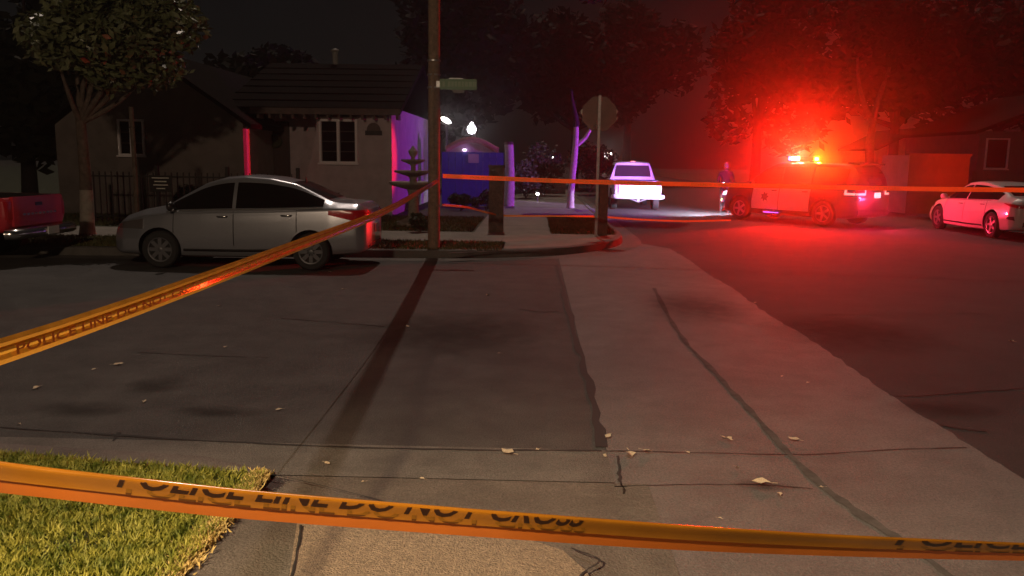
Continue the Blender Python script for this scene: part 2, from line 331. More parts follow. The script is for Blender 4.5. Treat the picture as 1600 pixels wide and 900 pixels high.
ys = rng.uniform(2.1, 4.4, 6500); blades('dry_grass', np.stack([rng.normal(-1.485, .028, 6500), ys, np.full(6500, .092)], 1), .032, .012, K['straw'], 1.2)
n_ = 24000; xs = rng.uniform(-14, -.58, n_); ys = rng.uniform(14.8, 16.9, n_); k = (ys > 15.32+(xs+1)*.062) & (ys < 16.92+(xs+.55)*.012)
blades('verge_grass', np.stack([xs, ys, np.full(n_, .146)], 1)[k], .05, .022, K['grass2'], .8)
n_ = 22000; xs = rng.uniform(-13, -1.4, n_); ys = rng.uniform(19.2, 24, n_)
blades('yard_grass', np.stack([xs, ys, np.full(n_, .143)], 1), .06, .03, K['grass2'], .8)
n_ = 7000; blades('corner_grass', np.stack([rng.uniform(.42, 1.93, n_), rng.uniform(19, 24.3, n_), np.full(n_, .146)], 1), .08, .02, K['grass2'], .8)

# fallen leaves on the road
def leaf_mesh(k):
    mb = MB(); n_ = 8; c = random.uniform(.004, .014); ring = []
    for i in range(n_):
        th = 2*math.pi*i/n_; r = .5*(1 if i % 2 == 0 else random.uniform(.45, .8)); ring.append(Vector((r*math.cos(th), .6*r*math.sin(th), random.uniform(0, .28))))
    mb.add([Vector((0, 0, .08))]+ring, [(0, 1+i, 1+(i+1) % n_) for i in range(n_)]); mb.tube([(.5, 0, .1), (.8, .05, .12)], .02, 4)
    return mb.mesh('fallen_leaf', K['dry'])
LM = [leaf_mesh(k) for k in range(5)]
special = {(793, 706): 'pale curled leaf on the gutter seam left of the crack', (985, 710): 'largest pale leaf where the road seam meets the cracked joint', (1190, 754): 'crumpled leaf casting a shadow on the concrete near the flow line', (185, 569): 'lone curled leaf on the dark road below the left tape'}
spots = [(793, 706, .15), (985, 710, .15), (1190, 754, .14), (185, 569, .11), (57, 606, .10), (146, 577, .06), (352, 542, .08), (343, 478, .07), (535, 452, .1), (762, 461, .1), (637, 510, .09), (225, 627, .07), (436, 640, .07), (511, 724, .07), (569, 753, .06), (950, 682, .1), (1012, 705, .1), (1075, 707, .05), (1130, 683, .06), (1140, 686, .09), (1240, 686, .11), (1152, 730, .05), (1218, 772, .07), (1284, 761, .05), (1126, 810, .04), (575, 449, .05), (515, 425, .09), (780, 552, .05), (1222, 588, .06), (1262, 598, .05), (1080, 552, .06), (1180, 473, .08), (1400, 358, .12), (840, 702, .05), (1580, 533, .1), (945, 712, .06), (660, 748, .05), (470, 420, .08), (140, 421, .1), (30, 662, .05)]
for i, (x, y, sz) in enumerate(spots):
    g = G(x, y, .008); o = link('fallen_leaf', LM[i % 5], loc=(g.x, g.y, .008)); o.rotation_euler = (random.uniform(-.2, .2), 0, random.uniform(0, 6.28)); o.scale = (sz*.8, sz*.8, sz*.55)
    tag(o, special.get((x, y), 'small dry fallen leaf lying on the road'), 'leaf', 'fallen leaves scattered on the road')

# ------------------------------------------------------------------ trees and shrubs
def leaves_mesh(name, blobs, n_, size, m_, fill=.35):
    tot = sum(b[3]*b[4]*b[5] for b in blobs); V = []; 
    for cx, cy, cz, rx, ry, rz in blobs:
        k = max(20, int(n_*rx*ry*rz/tot)); d = rng.normal(size=(k, 3)); d /= np.linalg.norm(d, axis=1)[:, None]
        rr = rng.uniform(fill, 1.08, k)**.6; cl = rng.normal(0, .10, (max(3, k//14), 3))[rng.integers(0, max(3, k//14), k)]
        V.append(np.array([cx, cy, cz])+(d*rr[:, None]+cl)*np.array([rx, ry, rz]))
    c = np.concatenate(V); k = len(c)
    a = rng.normal(size=(k, 3)); a[:, 2] *= .6; a /= np.linalg.norm(a, axis=1)[:, None]; b = np.cross(a, rng.normal(size=(k, 3))); b /= np.linalg.norm(b, axis=1)[:, None]
    s_ = size*rng.uniform(.6, 1.35, k)[:, None]; v = np.empty((k, 4, 3)); v[:, 0] = c-a*s_; v[:, 1] = c+b*s_*.45; v[:, 2] = c+a*s_; v[:, 3] = c-b*s_*.45
    me = bpy.data.meshes.new(name); me.vertices.add(k*4); me.vertices.foreach_set('co', v.ravel()); me.loops.add(k*4); me.polygons.add(k)
    me.polygons.foreach_set('loop_start', np.arange(k)*4); me.loops.foreach_set('vertex_index', np.arange(k*4)); me.materials.append(m_); me.update(); me.validate(); return me
def rblobs(c, R, n_, r0, r1, squash=.8):
    out = []
    for i in range(n_):
        d = Vector((random.gauss(0, 1), random.gauss(0, 1), random.gauss(0, 1))).normalized()*random.uniform(.25, 1)
        r = random.uniform(r0, r1); out.append((c[0]+d.x*R[0], c[1]+d.y*R[1], c[2]+d.z*R[2], r, r, r*squash))
    return out
def tree(label, base, h_trunk, r, crown_c, crown_R, nb, br, nleaf, lsize, lm, bm_, white_to=None, group=None, lean=(0, 0), name='tree'):
    t = thing(name, label, 'tree', base, group=group); mb = MB(); top = Vector((lean[0], lean[1], h_trunk))
    pts = catmull([(0, 0, 0), (lean[0]*.3+.03, lean[1]*.3, h_trunk*.45), top], 6); n_ = len(pts)
    mb.tube(pts, [r*1.25 if i == 0 else r*(1.08-.4*i/n_) for i in range(n_)], 12)
    bl = rblobs(crown_c, crown_R, nb, *br)
    for b in bl[:max(5, nb//3)]:
        e = Vector(b[:3]); md = (top+e)/2+Vector((0, 0, -.15*(e-top).length)); mb.tube(catmull([top-Vector((0, 0, h_trunk*.08)), md, e], 4), [r*.55*(1-.8*i/8) for i in range(9)], 7)
    mb.build('trunk', bm_, t, smooth=60)
    if white_to:
        mw = MB(); pw = [p for p in pts if p.z <= white_to]; mw.tube(pw, [(r*1.25 if i == 0 else r*(1.08-.4*i/n_))+.006 for i in range(len(pw))], 12); mw.build('whitewash', K['grey_wash'], t, smooth=60)
    if nleaf: link('crown', leaves_mesh('crown', bl, nleaf, lsize, lm), t)
    return t
p = G(137, 366, .15); c = atY(165, 84, 17.0)-p
tree('broadleaf street tree with glossy leaves and whitewashed trunk behind the red pickup', p, 2.5, .13, (c.x, c.y, c.z+.2), (1.6, 1.3, 1.3), 36, (.40, .64), 11500, .10, K['leaf'], K['bark'], white_to=.95, name='street_tree')
p = G(216, 372, .15)
t = thing('wooden_stake', 'thin brown wooden stake beside the street tree', 'stake', (p.x, p.y, .14)); MB().tube([(0, 0, 0), (.01, 0, 1.2), (0, 0, 2.6)], .045, 8).build('shaft', K['bark'], t)
MB().tube([(-.05, 0, 2.2), (0, -.05, 2.22), (.05, 0, 2.2), (0, .05, 2.2), (-.05, 0, 2.2)], .012, 6).build('tie', K['dark'], t)
# whitewashed trunk beyond the stop sign
p = G(891, 325, .15); t = thing('street_tree', 'slender whitewashed tree trunk forking behind the stop sign, lit violet', 'tree', p)
q = lambda x, y: Vector(atY(x, y, p.y))-p
W = catmull([(0, 0, 0), q(893, 290), q(899, 230), q(900, 190), q(893, 140), q(905, 80)], 5); rr = [.15, .13, .125, .12, .118, .115, .112, .11]+[.11-.004*i for i in range(18)]
MB().tube(W[:15], rr[:15], 12).build('trunk', K['white_bark'], t, smooth=60)
MB().tube(catmull([q(900, 228), q(914, 216), q(924, 200)], 4), [.075-.0025*i for i in range(9)], 9).build('fork', K['white_bark'], t, smooth=60)
mb = MB(); mb.tube(W[14:21], [.116, .105, .095, .082, .066, .048, .03], 12); mb.tube(catmull([q(924, 200), q(934, 178), q(940, 165)], 4), [.055-.0025*i for i in range(9)], 8); mb.build('limb', K['dark_bark'], t, smooth=60)  # limbs darker than the trunk: light fading upward put into the bark
link('crown', leaves_mesh('crown', rblobs(q(905, -70), (2.2, 2, 1.0), 14, .5, .9), 5000, .14, K['leaf2']), t)
# background trees
bgt = [('dark rounded tree rising behind the bungalow roof', (-11.5, 37, 0), 3, .25, (0, 0, 4.4), (2.6, 2.6, 1.6), 18, (.9, 1.4), 5000, .28),
       ('tall dark tree at the left edge behind the street tree', (-16.5, 27, 0), 3, .25, (0, 0, 5), (3, 3, 3), 20, (1, 1.6), 6000, .28),
       ('tall dark tree behind the gate lamp', (-3.5, 46, 0), 4, .3, (0, 0, 8), (4.0, 3.2, 4.2), 26, (1.2, 2.0), 8000, .32),
       ('broad dark tree behind the whitewashed trunk', (2.6, 55, 0), 4, .3, (-.6, 0, 7.2), (4.2, 3, 3.6), 26, (1.2, 2.0), 8000, .34),
       ('tall tree beyond the white pickup, reddened by the beacons', (7.2, 66, 0), 5, .35, (0, 0, 9), (5, 4, 4.4), 26, (1.4, 2.2), 8000, .4),
       ('red lit tree directly behind the police car', (12.0, 46, 0), 4, .3, (0, 0, 7), (4.2, 3, 4), 26, (1.2, 2.0), 9000, .32),
       ('dim red tree behind the tan yard wall', (18.5, 44, 0), 4, .3, (0, 0, 7.4), (4, 3, 4), 24, (1.2, 2), 7000, .32),
       ('almost black tree at the right edge behind the grey house', (27, 50, 0), 4, .3, (0, 0, 8), (5, 3, 4.4), 24, (1.4, 2.2), 6000, .36)]
for a in bgt: tree(a[0], a[1], a[2], a[3], a[4], a[5], a[6], a[7], a[8], a[9], K['leaf2'], K['dark_bark'], group='dark trees beyond the houses', name='background_tree')
# forked trunk lit violet right of the beacons
p = Vector(G(1368, 318, .15)); p.y = 36; p = Vector((atY(1362, 300, 36).x, 36, .14)); q = lambda x, y: Vector(atY(x, y, 36))-p
t = thing('forked_tree', 'pale forked trunk lit violet above the police car roof', 'tree', p); mb = MB()
mb.tube(catmull([(0, 0, 0), q(1359, 230), q(1362, 205), q(1366, 180), q(1378, 140), q(1396, 95)], 4), [.2-.006*i for i in range(21)], 10)
mb.tube(catmull([q(1364, 190), q(1352, 168), q(1342, 130), q(1340, 90)], 4), [.13-.007*i for i in range(13)], 9); mb.build('trunk', K['bark'], t, smooth=60)
link('crown', leaves_mesh('crown', rblobs(q(1375, 40), (2.6, 2, 1.4), 16, .6, 1), 4500, .2, K['leaf2']), t)
def shrub(label, c, R, n_, ls=.07, group=None, nb=8):
    t = thing('shrub', label, 'shrub', (c[0], c[1], .14), group=group)
    mb = MB()
    for i in range(5): mb.tube([(0, 0, 0), (random.uniform(-.6, .6)*R[0], random.uniform(-.6, .6)*R[1], R[2]*.9)], [.02, .006], 5)
    tag(mb.build('stem', K['bark'], t), kind='stuff'); link('foliage', leaves_mesh('foliage', rblobs((0, 0, R[2]), (R[0]*.7, R[1]*.7, R[2]*.55), nb, R[2]*.4, R[2]*.62), n_, ls, K['hedge']), t)
shrub('clipped dark shrub below the bungalow window', (-5.55, 23.2), (.95, .4, .42), 1500, group='shrubs in front of the bungalow')
shrub('dark bushy shrub under the red porch', (-7.3, 22.4), (.8, .5, .6), 1700, group='shrubs in front of the bungalow')
shrub('low shrub against the pale left wall of the bungalow', (-8.9, 21.6), (.9, .5, .55), 1700, group='shrubs in front of the bungalow')
shrub('red lit shrub at the foot of the tape left of the utility pole', atY(655, 330, 18.9), (.35, .3, .28), 900, group='shrubs in front of the bungalow')
shrub('leafy plants growing at the foot of the blue-lit gate', atY(720, 330, 27.0), (.8, .3, .35), 1100, group='plants by the gate')
shrub('pale leafy plant at the right foot of the blue-lit gate', atY(760, 330, 26.6), (.4, .3, .4), 700, group='plants by the gate')
shrub('dark shrub beyond the white pillar', atY(822, 300, 36), (1.0, .6, .9), 1500, .1, group='shrubs beyond the corner')
shrub('tall dark shrub between the pillar and the whitewashed trunk', atY(850, 270, 39), (1.1, .6, 1.4), 1800, .1, group='shrubs beyond the corner')
shrub('dark hedge left of the white pickup', atY(922, 270, 44), (1.4, .8, 1.5), 2000, .12, group='shrubs beyond the corner')

# ------------------------------------------------------------------ utility pole and what hangs on it
pb = G(678, 388, .15); POLE = Vector((pb.x, pb.y, .14))
t = thing('utility_pole', 'tall weathered wooden utility pole at the corner kerb', 'utility pole', POLE)
mb = MB(); mb.tube([(0, 0, 0), (.004, 0, 3), (.012, 0, 6), (.03, 0, 21.5)], [.112, .108, .103, .092], 18); mb.build('shaft', K['pole'], t, smooth=60)
for py in (95, 117, 137):
    z = atY(680, py, POLE.y).z-POLE.z; MB().lathe([(.119, z-.015), (.126, z-.012), (.126, z+.012), (.119, z+.015)], 18).build('band', K['steel'], t)
MB().box(-.02, .02, -.135, -.118, 1.5, 3.2).build('ground_wire_cover', K['pole'], t)
z = atY(680, 131, POLE.y-.1).z
t = thing('street_name_sign', 'green street name sign bracketed to the utility pole, lettering blurred', 'street sign', (POLE.x+.12, POLE.y-.1, z))
a = atY(696, 131, POLE.y-.1); b_ = atY(754, 131, POLE.y-.1); wd = b_.x-a.x
MB().box(0, wd, -.006, .006, -.10, .09).build('blade', K['sign_green'], t)
mb = MB(); xx = .05
while xx < wd-.06:
    l_ = random.uniform(.03, .07); mb.box(xx, xx+l_, -.011, -.0075, -.045, .045); xx += l_+random.choice((.016, .016, .05))
tag(mb.build('lettering', K['sign_pale'], t), kind='stuff')
MB().box(wd*.25, wd*.62, -.012, .012, .092, .105).build('top_rail', K['steel'], t)
MB().box(wd*.35, wd*.65, -.006, .006, -.155, -.103).build('block_number_plate', K['sign_back'], t)
MB().box(-.06, 0, -.02, .02, -.06, .05).build('bracket', K['steel'], t)

# ------------------------------------------------------------------ police tape
def band_tape(mb, pts, upv, W, ridges, eps=0.0, nrm=None):
    rows = []
    for i, p in enumerate(pts):
        t_ = (pts[min(i+1, len(pts)-1)]-pts[max(i-1, 0)]).normalized(); u = (upv[i]-t_*upv[i].dot(t_)).normalized(); n_ = t_.cross(u)
        if n_.dot(p-Vector((0, 0, H))) > 0: n_ = -n_
        rows.append([p+u*(W*c_)+n_*(d_) for c_, d_ in ridges])
    mb.grid(rows); return rows
# left strand: from the pole down past the camera on the left
key = [(686, 281, POLE.y-.13), (640, 309, 11.2), (588, 336, 8.2), (440, 393, 4.95), (300, 446, 3.55), (150, 500, 2.8), (0, 550, 2.3), (-220, 618, 1.8)]
pts = catmull([atY(*k_) for k_ in key], 9)
up = [Vector((.0, -.25+.25*math.sin(i*.13), 1)) for i in range(len(pts))]
t = thing('police_tape', 'yellow orange police tape slanting from the pole to the lower left', 'police tape', POLE+Vector((0, 0, 1.2)), group='strands of police tape')
def rel(o, t): o.location = -t.location; return o
mb = MB(); band_tape(mb, pts, up, .078, [(-.5, .000), (-.30, .006), (-.12, .003), (.04, .012), (.18, .004), (.34, .007), (.5, .0)])
rel(mb.build('tape_film', K['tape_y'], t, smooth=20), t)
def text_mesh(body, font_h):
    cu = bpy.data.curves.new('lettering', 'FONT'); cu.body = body; cu.size = 1; cu.resolution_u = 3; cu.offset = .018; o = bpy.data.objects.new('tmp', cu); COL.objects.link(o)
    dg = bpy.context.evaluated_depsgraph_get(); me = bpy.data.meshes.new_from_object(o.evaluated_get(dg)); bpy.data.objects.remove(o); bpy.data.curves.remove(cu)
    bm = bmesh.new(); bm.from_mesh(me); bmesh.ops.scale(bm, vec=(font_h/.73, font_h/.73, 1), verts=bm.verts); bm.to_mesh(me); bm.free(); return me
def path_at(pts, s):
    for i in range(len(pts)-1):
        L = (pts[i+1]-pts[i]).length
        if s <= L or i == len(pts)-2: return pts[i]+(pts[i+1]-pts[i])*(s/L), (pts[i+1]-pts[i]).normalized()
        s -= L
def tape_text(name, body, h_, width, pts, s0, v0, m_, t, clip=None, shear=0, off=.003, upv=Vector((0, 0, 1)), flip=False):
    me = text_mesh(body, h_); bm = bmesh.new(); bm.from_mesh(me)
    if clip is not None:
        for lo, sgn in ((clip[0], -1), (clip[1], 1)):
            bmesh.ops.bisect_plane(bm, geom=bm.verts[:]+bm.edges[:]+bm.faces[:], plane_co=(0, lo, 0), plane_no=(0, sgn, 0), clear_outer=True)
    if callable(off):                # extra cuts so that the print follows the rounded fold
        for y_ in np.arange(-.002, h_, .0022):
            bmesh.ops.bisect_plane(bm, geom=bm.verts[:]+bm.edges[:]+bm.faces[:], plane_co=(0, y_, 0), plane_no=(0, 1, 0))
    if not bm.verts: bm.free(); return None
    mx = max(v.co.x for v in bm.verts); k_ = width/mx
    for v in bm.verts:
        p, tt = path_at(pts, s0+(v.co.x*k_+shear*v.co.y)); u = (upv-tt*upv.dot(tt)).normalized(); n_ = tt.cross(u)
        if n_.dot(p-Vector((0, 0, H))) > 0: n_ = -n_
        v.co = p+u*(v0+v.co.y)+n_*(off(v0+v.co.y) if callable(off) else off)
    bm.to_mesh(me)
    if name == 'letter' or name == 'letter_seen_through':
        bpy.data.meshes.remove(me); bm.verts.index_update(); seen = set()
        for f0 in bm.faces:
            if f0 in seen: continue
            st = [f0]; isl = []; seen.add(f0)
            while st:
                f = st.pop(); isl.append(f)
                for e in f.edges:
                    for g in e.link_faces:
                        if g not in seen: seen.add(g); st.append(g)
            vs = {}; mb = MB()
            for f in isl:
                for v in f.verts:
                    if v not in vs: vs[v] = len(mb.v); mb.v.append(tuple(v.co))
                mb.f.append(tuple(vs[v] for v in f.verts)); mb.m.append(0)
            o = mb.build(name, m_, t); o.location = -t.location
        bm.free(); return None
    bm.free(); me.materials.clear(); me.materials.append(m_); o = link(name, me, t); o.location = -t.location; o['kind'] = 'stuff'; return o
rp = pts[::-1]
tape_text('lettering', 'POLICE LINE DO NOT CROSS   POLICE LINE DO NOT CROSS', .030, 2.6, rp, .55, -.018, K['tape_ink'], t, off=.013)
# front strand: folded lengthwise, low across the foreground
key = [(-160, 724, 1.45), (0, 746, 1.52), (200, 769, 1.56), (400, 790, 1.62), (660, 811, 1.70), (860, 826, 1.78), (1060, 840, 1.95), (1260, 850.5, 2.2), (1440, 857.5, 2.45), (1600, 862.5, 2.72), (1800, 867, 3.05)]
pts = catmull([atY(*k_) for k_ in key], 10); W = .066
upv = [Vector((0, -.12, 1))]*len(pts)
t = thing('police_tape', 'wide orange police tape with black lettering across the foreground', 'police tape', pts[0], group='strands of police tape')
mb = MB(); band_tape(mb, pts, upv, W, [(-.5, 0), (-.25, .001), (0, 0), (.25, .001), (.49, 0)]); rel(mb.build('tape_film', K['tape'], t, smooth=60), t)
mb = MB(); band_tape(mb, pts, upv, W, [(.44, -.0035)]+[(.46+.075*math.cos(R_(a_)), .003-.0065*math.sin(R_(a_))) for a_ in (80, 60, 40, 22, 8, -8, -22, -40, -60, -80)]+[(.40, .0095), (.25, .0075), (.06, .006), (-.03, .0065)]); rel(mb.build('folded_flap', K['tape_d'], t, smooth=80), t)
def s_of(px):
    best = None; acc = 0; o = Vector((0, 0, H))
    for i in range(len(pts)-1):
        v = pts[i]-o; x = 800+FOC*v.dot(_R)/v.dot(_f)
        if best is None and x >= px: best = acc
        acc += (pts[i+1]-pts[i]).length
    return best
U12 = Vector((0, -.12, 1))
for a, b_, s_ in ((160, 895, 'POLICE LINE DO NOT CROSS'), (1378, 1590, 'POLICE')):
    s0, s1 = s_of(a), s_of(b_); d0 = .018
    fl = lambda v: float(np.interp(v/W, [-.03, .06, .25, .42, .48, .515], [.0065, .006, .0075, .0095, .009, .006]))+.0006
    tape_text('letter', s_, .055, s1-s0, pts, s0, W*.225, K['ink'], t, clip=(-.01, W*.275), shear=.3, off=fl, upv=U12)
    tape_text('letter_seen_through', s_, .036, s1-s0, pts, s0+d0, -W*.02, K['ghost'], t, clip=(.004, W*.20), off=fl, upv=U12)
    tape_text('letter_seen_through', s_, .036, s1-s0, pts, s0+d0, -W*.02, K['ghost_d'], t, clip=(-.01, .004), off=fl, upv=U12)
# far strand to the right
key = [(692, 275, POLE.y-.12), (900, 283.5, 15.3), (1150, 289.5, 14.9), (1400, 294.5, 14.5), (1600, 297, 14.2), (1750, 299, 13.9)]
pts = catmull([atY(*k_) for k_ in key], 12)
t = thing('police_tape', 'straight orange police tape running right from the pole past the cars', 'police tape', POLE+Vector((0, 0, 1.3)), group='strands of police tape')
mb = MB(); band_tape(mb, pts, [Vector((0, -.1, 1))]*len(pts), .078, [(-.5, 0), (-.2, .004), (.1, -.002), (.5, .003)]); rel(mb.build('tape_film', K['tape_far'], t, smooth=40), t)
for k_ in range(4): tape_text('lettering', 'POLICE LINE DO NOT CROSS', .045, 1.5, pts, .5+2.0*k_, -.02, K['tape_ink'], t, off=.008)
# slack low strand
key = [(690, 320, POLE.y-.13), (730, 324, 17.3), (765, 333, 18.9), (790, 337, 19.6), (860, 337.5, 19.5), (932, 338.5, 18.8), (1000, 343, 19.0), (1070, 345.5, 19.4), (1142, 344, 20.2)]
pts = catmull([atY(*k_) for k_ in key], 6)
t = thing('police_tape', 'slack low strand of tape looping from the pole to the stop sign', 'police tape', POLE+Vector((0, 0, .8)), group='strands of police tape')
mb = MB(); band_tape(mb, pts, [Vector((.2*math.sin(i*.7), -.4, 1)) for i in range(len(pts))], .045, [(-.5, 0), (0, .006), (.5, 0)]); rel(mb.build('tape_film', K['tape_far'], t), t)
# ------------------------------------------------------------------ cars
class Body:
    """A car shell lofted along its length (x = forward, y = left, z = up)."""
    def __init__(s, keys, crown=.02):
        s.k = np.array(keys, float); s.L0, s.L1 = s.k[0, 0], s.k[-1, 0]; s.crown = crown
        xx = np.linspace(s.L0, s.L1, 241); A = np.stack([np.interp(xx, s.k[:, 0], s.k[:, i]) for i in range(1, 7)], 1)
        ker = np.array([1, 2, 3, 2, 1.])/9; B = A.copy()
        for i in range(6):
            pd = np.pad(A[:, i], 2, mode='edge'); B[:, i] = np.convolve(pd, ker, 'valid')
        B[0] = A[0]; B[-1] = A[-1]; s.xx = xx; s.B = B
    def par(s, x): return [np.interp(x, s.xx, s.B[:, i]) for i in range(6)]
    def sect(s, x):
        zb, zs, zt, wm, wb, wt = s.par(x); h = zs-zb; g = max(zt-zs, .02); c = s.crown
        P = [(0, zb), (wm*.86, zb), (wm*.965, zb+min(.07, h*.15)), (wm, zb+h*.42), (wm*.6+wb*.4, zb+h*.72), (wb, zs-.035), (wb-.03, zs), (wb+(wt-wb)*.5-.012, zs+g*.5), (wt+.012, zs+g*.86), (wt-.03, zs+g*.955), (wt*.55, zt-c*.2), (0, zt)]
        out = []
        for i in range(len(P)-1):
            n_ = 4 if i in (2, 3, 4, 6, 7, 9) else 2
            p0 = P[max(i-1, 0)]; p1 = P[i]; p2 = P[i+1]; p3 = P[min(i+2, len(P)-1)]
            for k in range(n_):
                t = k/n_
                if i < 1: q = (p1[0]+(p2[0]-p1[0])*t, p1[1]+(p2[1]-p1[1])*t)
                else:
                    a = .5; m1 = [(p2[j]-p0[j])*.5*a for j in (0, 1)]; m2 = [(p3[j]-p1[j])*.5*a for j in (0, 1)]
                    h0 = 2*t**3-3*t*t+1; h1 = t**3-2*t*t+t; h2 = -2*t**3+3*t*t; h3 = t**3-t*t
                    q = tuple(h0*p1[j]+h1*m1[j]+h2*p2[j]+h3*m2[j] for j in (0, 1))
                out.append(q)
        out.append(P[-1]); return np.array(out)
    def side_y(s, x, z):
        q = s.sect(x)[2:]; zz = np.maximum.accumulate(q[:, 1]+np.arange(len(q))*1e-6); return float(np.interp(z, zz, q[:, 0]))
    def top_z(s, x, y):
        q = s.sect(x); i0 = int(np.argmax(q[:, 1] > s.par(x)[1]-.02)); q = q[i0:][::-1]; return float(np.interp(abs(y), q[:, 0], q[:, 1]))
    def end_x(s, y, z, rear=True):
        xs = np.linspace(s.L0, s.L0+.9, 60) if rear else np.linspace(s.L1, s.L1-.9, 60)
        for x in xs:
            zb, zs, zt = s.par(x)[:3]
            if zb-.01 <= z <= zt and s.side_y(x, z) >= abs(y): return float(x)
        return float(xs[-1])
    def shell(s, mats, wheels, r, extra=None, step=.045):
        xs = np.unique(np.concatenate([np.arange(s.L0, s.L1, step), s.k[:, 0], [s.L1]])); mb = MB(); rows = []
        for x in xs:
            q = s.sect(x); full = [(x, y, z) for y, z in q] + [(x, -y, z) for y, z in q[-2:0:-1]]; rows.append(full)
        n_ = len(rows[0]); mb.v = [p for r_ in rows for p in r_]
        for i in range(len(rows)-1):
            for j in range(n_): mb.f.append((i*n_+j, (i+1)*n_+j, (i+1)*n_+(j+1) % n_, i*n_+(j+1) % n_)); mb.m.append(0)
        mb.f += [tuple(range(n_)), tuple((len(rows)-1)*n_+j for j in range(n_))[::-1]]; mb.m += [0, 0]
        me = mb.mesh('body', mats, 40); o = link('tmp_body', me); cuts = []
        for wx, hw in wheels:
            for sg in (1, -1):
                c = MB(); c.mi = 1; c.tube([(wx, sg*(hw-.30), r*1.02), (wx, sg*(hw+.4), r*1.02)], r*1.16, 28); me_c = c.mesh('cut', mats, 40); cuts.append(link('tmp_cut', me_c))
        for e in (extra or []):
            c = MB(); c.mi = 1; c.box(*e); cuts.append(link('tmp_cut', c.mesh('cut', mats, 40)))
        for c in cuts:
            md = o.modifiers.new('b', 'BOOLEAN'); md.operation = 'DIFFERENCE'; md.solver = 'EXACT'; md.object = c
        dg = bpy.context.evaluated_depsgraph_get(); me2 = bpy.data.meshes.new_from_object(o.evaluated_get(dg)); me2.name = 'body'
        for q in [o]+cuts: bpy.data.objects.remove(q)
        me2.polygons.foreach_set('use_smooth', [True]*len(me2.polygons)); me2.set_sharp_from_angle(angle=R_(38)); return me2
    def side_panel(s, mb, sg, lo, hi, nz=5, eps=.006, th=.012, n_=14):
        """lo / hi: polylines [(x, z)] along the panel's lower and upper edge."""
        def smp(pl, t):
            pl = np.array(pl, float); d = np.concatenate([[0], np.cumsum(np.hypot(*np.diff(pl, axis=0).T))]); u = t*d[-1]; return np.interp(u, d, pl[:, 0]), np.interp(u, d, pl[:, 1])
        O, I = [], []
        for i in range(n_+1):
            a = smp(lo, i/n_); b = smp(hi, i/n_); ro = []; ri = []
            for j in range(nz+1):
                x = a[0]+(b[0]-a[0])*j/nz; z = a[1]+(b[1]-a[1])*j/nz; y = s.side_y(x, z); ro.append((x, sg*(y+eps), z)); ri.append((x, sg*(y+eps-th), z))
            O.append(ro); I.append(ri)
        mb.grid(O)
        for e, f in ((O[0], I[0]), (O[-1], I[-1]), ([r[0] for r in O], [r[0] for r in I]), ([r[-1] for r in O], [r[-1] for r in I])): mb.grid([e, f])
        return mb
    def top_panel(s, mb, xa, xb, wa, wb_, eps=.006, n_=12, bow=.0):
        O = []
        for i in range(n_+1):
            t = i/n_; r = []
            for j in range(n_+1):
                u = -1+2*j/n_; x = xa+(xb-xa)*t + bow*(1-u*u)*(1 if xb > xa else -1)*(1-t); y = u*(wa+(wb_-wa)*t); r.append((x, y, s.top_z(x, y)+eps))
            O.append(r)
        mb.grid(O); return mb
    def end_panel(s, mb, y0, y1, z0, z1, rear=True, eps=.008, th=.02, n_=8, taper=0):
        sg = -1 if rear else 1; O, I = [], []
        for i in range(n_+1):
            ro, ri = [], []
            for j in range(n_+1):
                z = z0+(z1-z0)*j/n_; y = y0+(y1-y0)*i/n_; y += taper*(j/n_-.5)*(1 if y > (y0+y1)/2 else -1)*0
                x = s.end_x(y, z, rear)+sg*eps; ro.append((x, y, z)); ri.append((x-sg*th, y, z))
            O.append(ro); I.append(ri)
        mb.grid(O)
        for e, f in ((O[0], I[0]), (O[-1], I[-1]), ([r[0] for r in O], [r[0] for r in I]), ([r[-1] for r in O], [r[-1] for r in I])): mb.grid([e, f])
        return mb
def wheel_meshes(r, wd, spokes, rimmat, cover=False):
    mb = MB(); mb.lathe([(r*.62, -wd/2), (r*.90, -wd/2), (r*.98, -wd*.38), (r, -wd*.2), (r, wd*.2), (r*.98, wd*.38), (r*.90, wd/2), (r*.66, wd/2), (r*.62, wd*.3)], 32); ty = mb.mesh('tyre', K['rubber'], 35)
    rm = MB(); rm.lathe([(r*.60, -wd*.3), (r*.66, wd*.36), (r*.66, wd*.46), (r*.60, wd*.44), (r*.57, wd*.2), (r*.55, wd*.02), (.001, wd*.02)], 32)
    rm.lathe([(r*.16, wd*.02), (r*.16, wd*.36), (r*.10, wd*.42), (.001, wd*.42)], 16)
    for k in range(spokes):
        a = 2*math.pi*k/spokes; M = Matrix.Rotation(a, 4, 'Z'); rm.box(r*.12, r*.61, -r*(.085 if not cover else .10), r*(.085 if not cover else .10), wd*.10, wd*.40, M)
    return ty, rm.mesh('rim', rimmat, 35)
def put_wheels(t, wm, wheels, track, r):
    for wx in wheels:
        for sg in (1, -1):
            o = link('wheel', wm[0], t); o.matrix_local = Matrix.Translation((wx, sg*track, r)) @ Matrix.Rotation(-sg*math.pi/2, 4, 'X')
            link('rim', wm[1], o)
def handle(t, b, x, z, sg, m_, par=None):
    y = b.side_y(x, z); mb = MB(); mb.tube(catmull([(x-.085, sg*(y+.004), z), (x-.06, sg*(y+.035), z), (x+.06, sg*(y+.035), z), (x+.085, sg*(y+.004), z)], 3), .013, 6); mb.build('handle', m_, par or t, smooth=60)
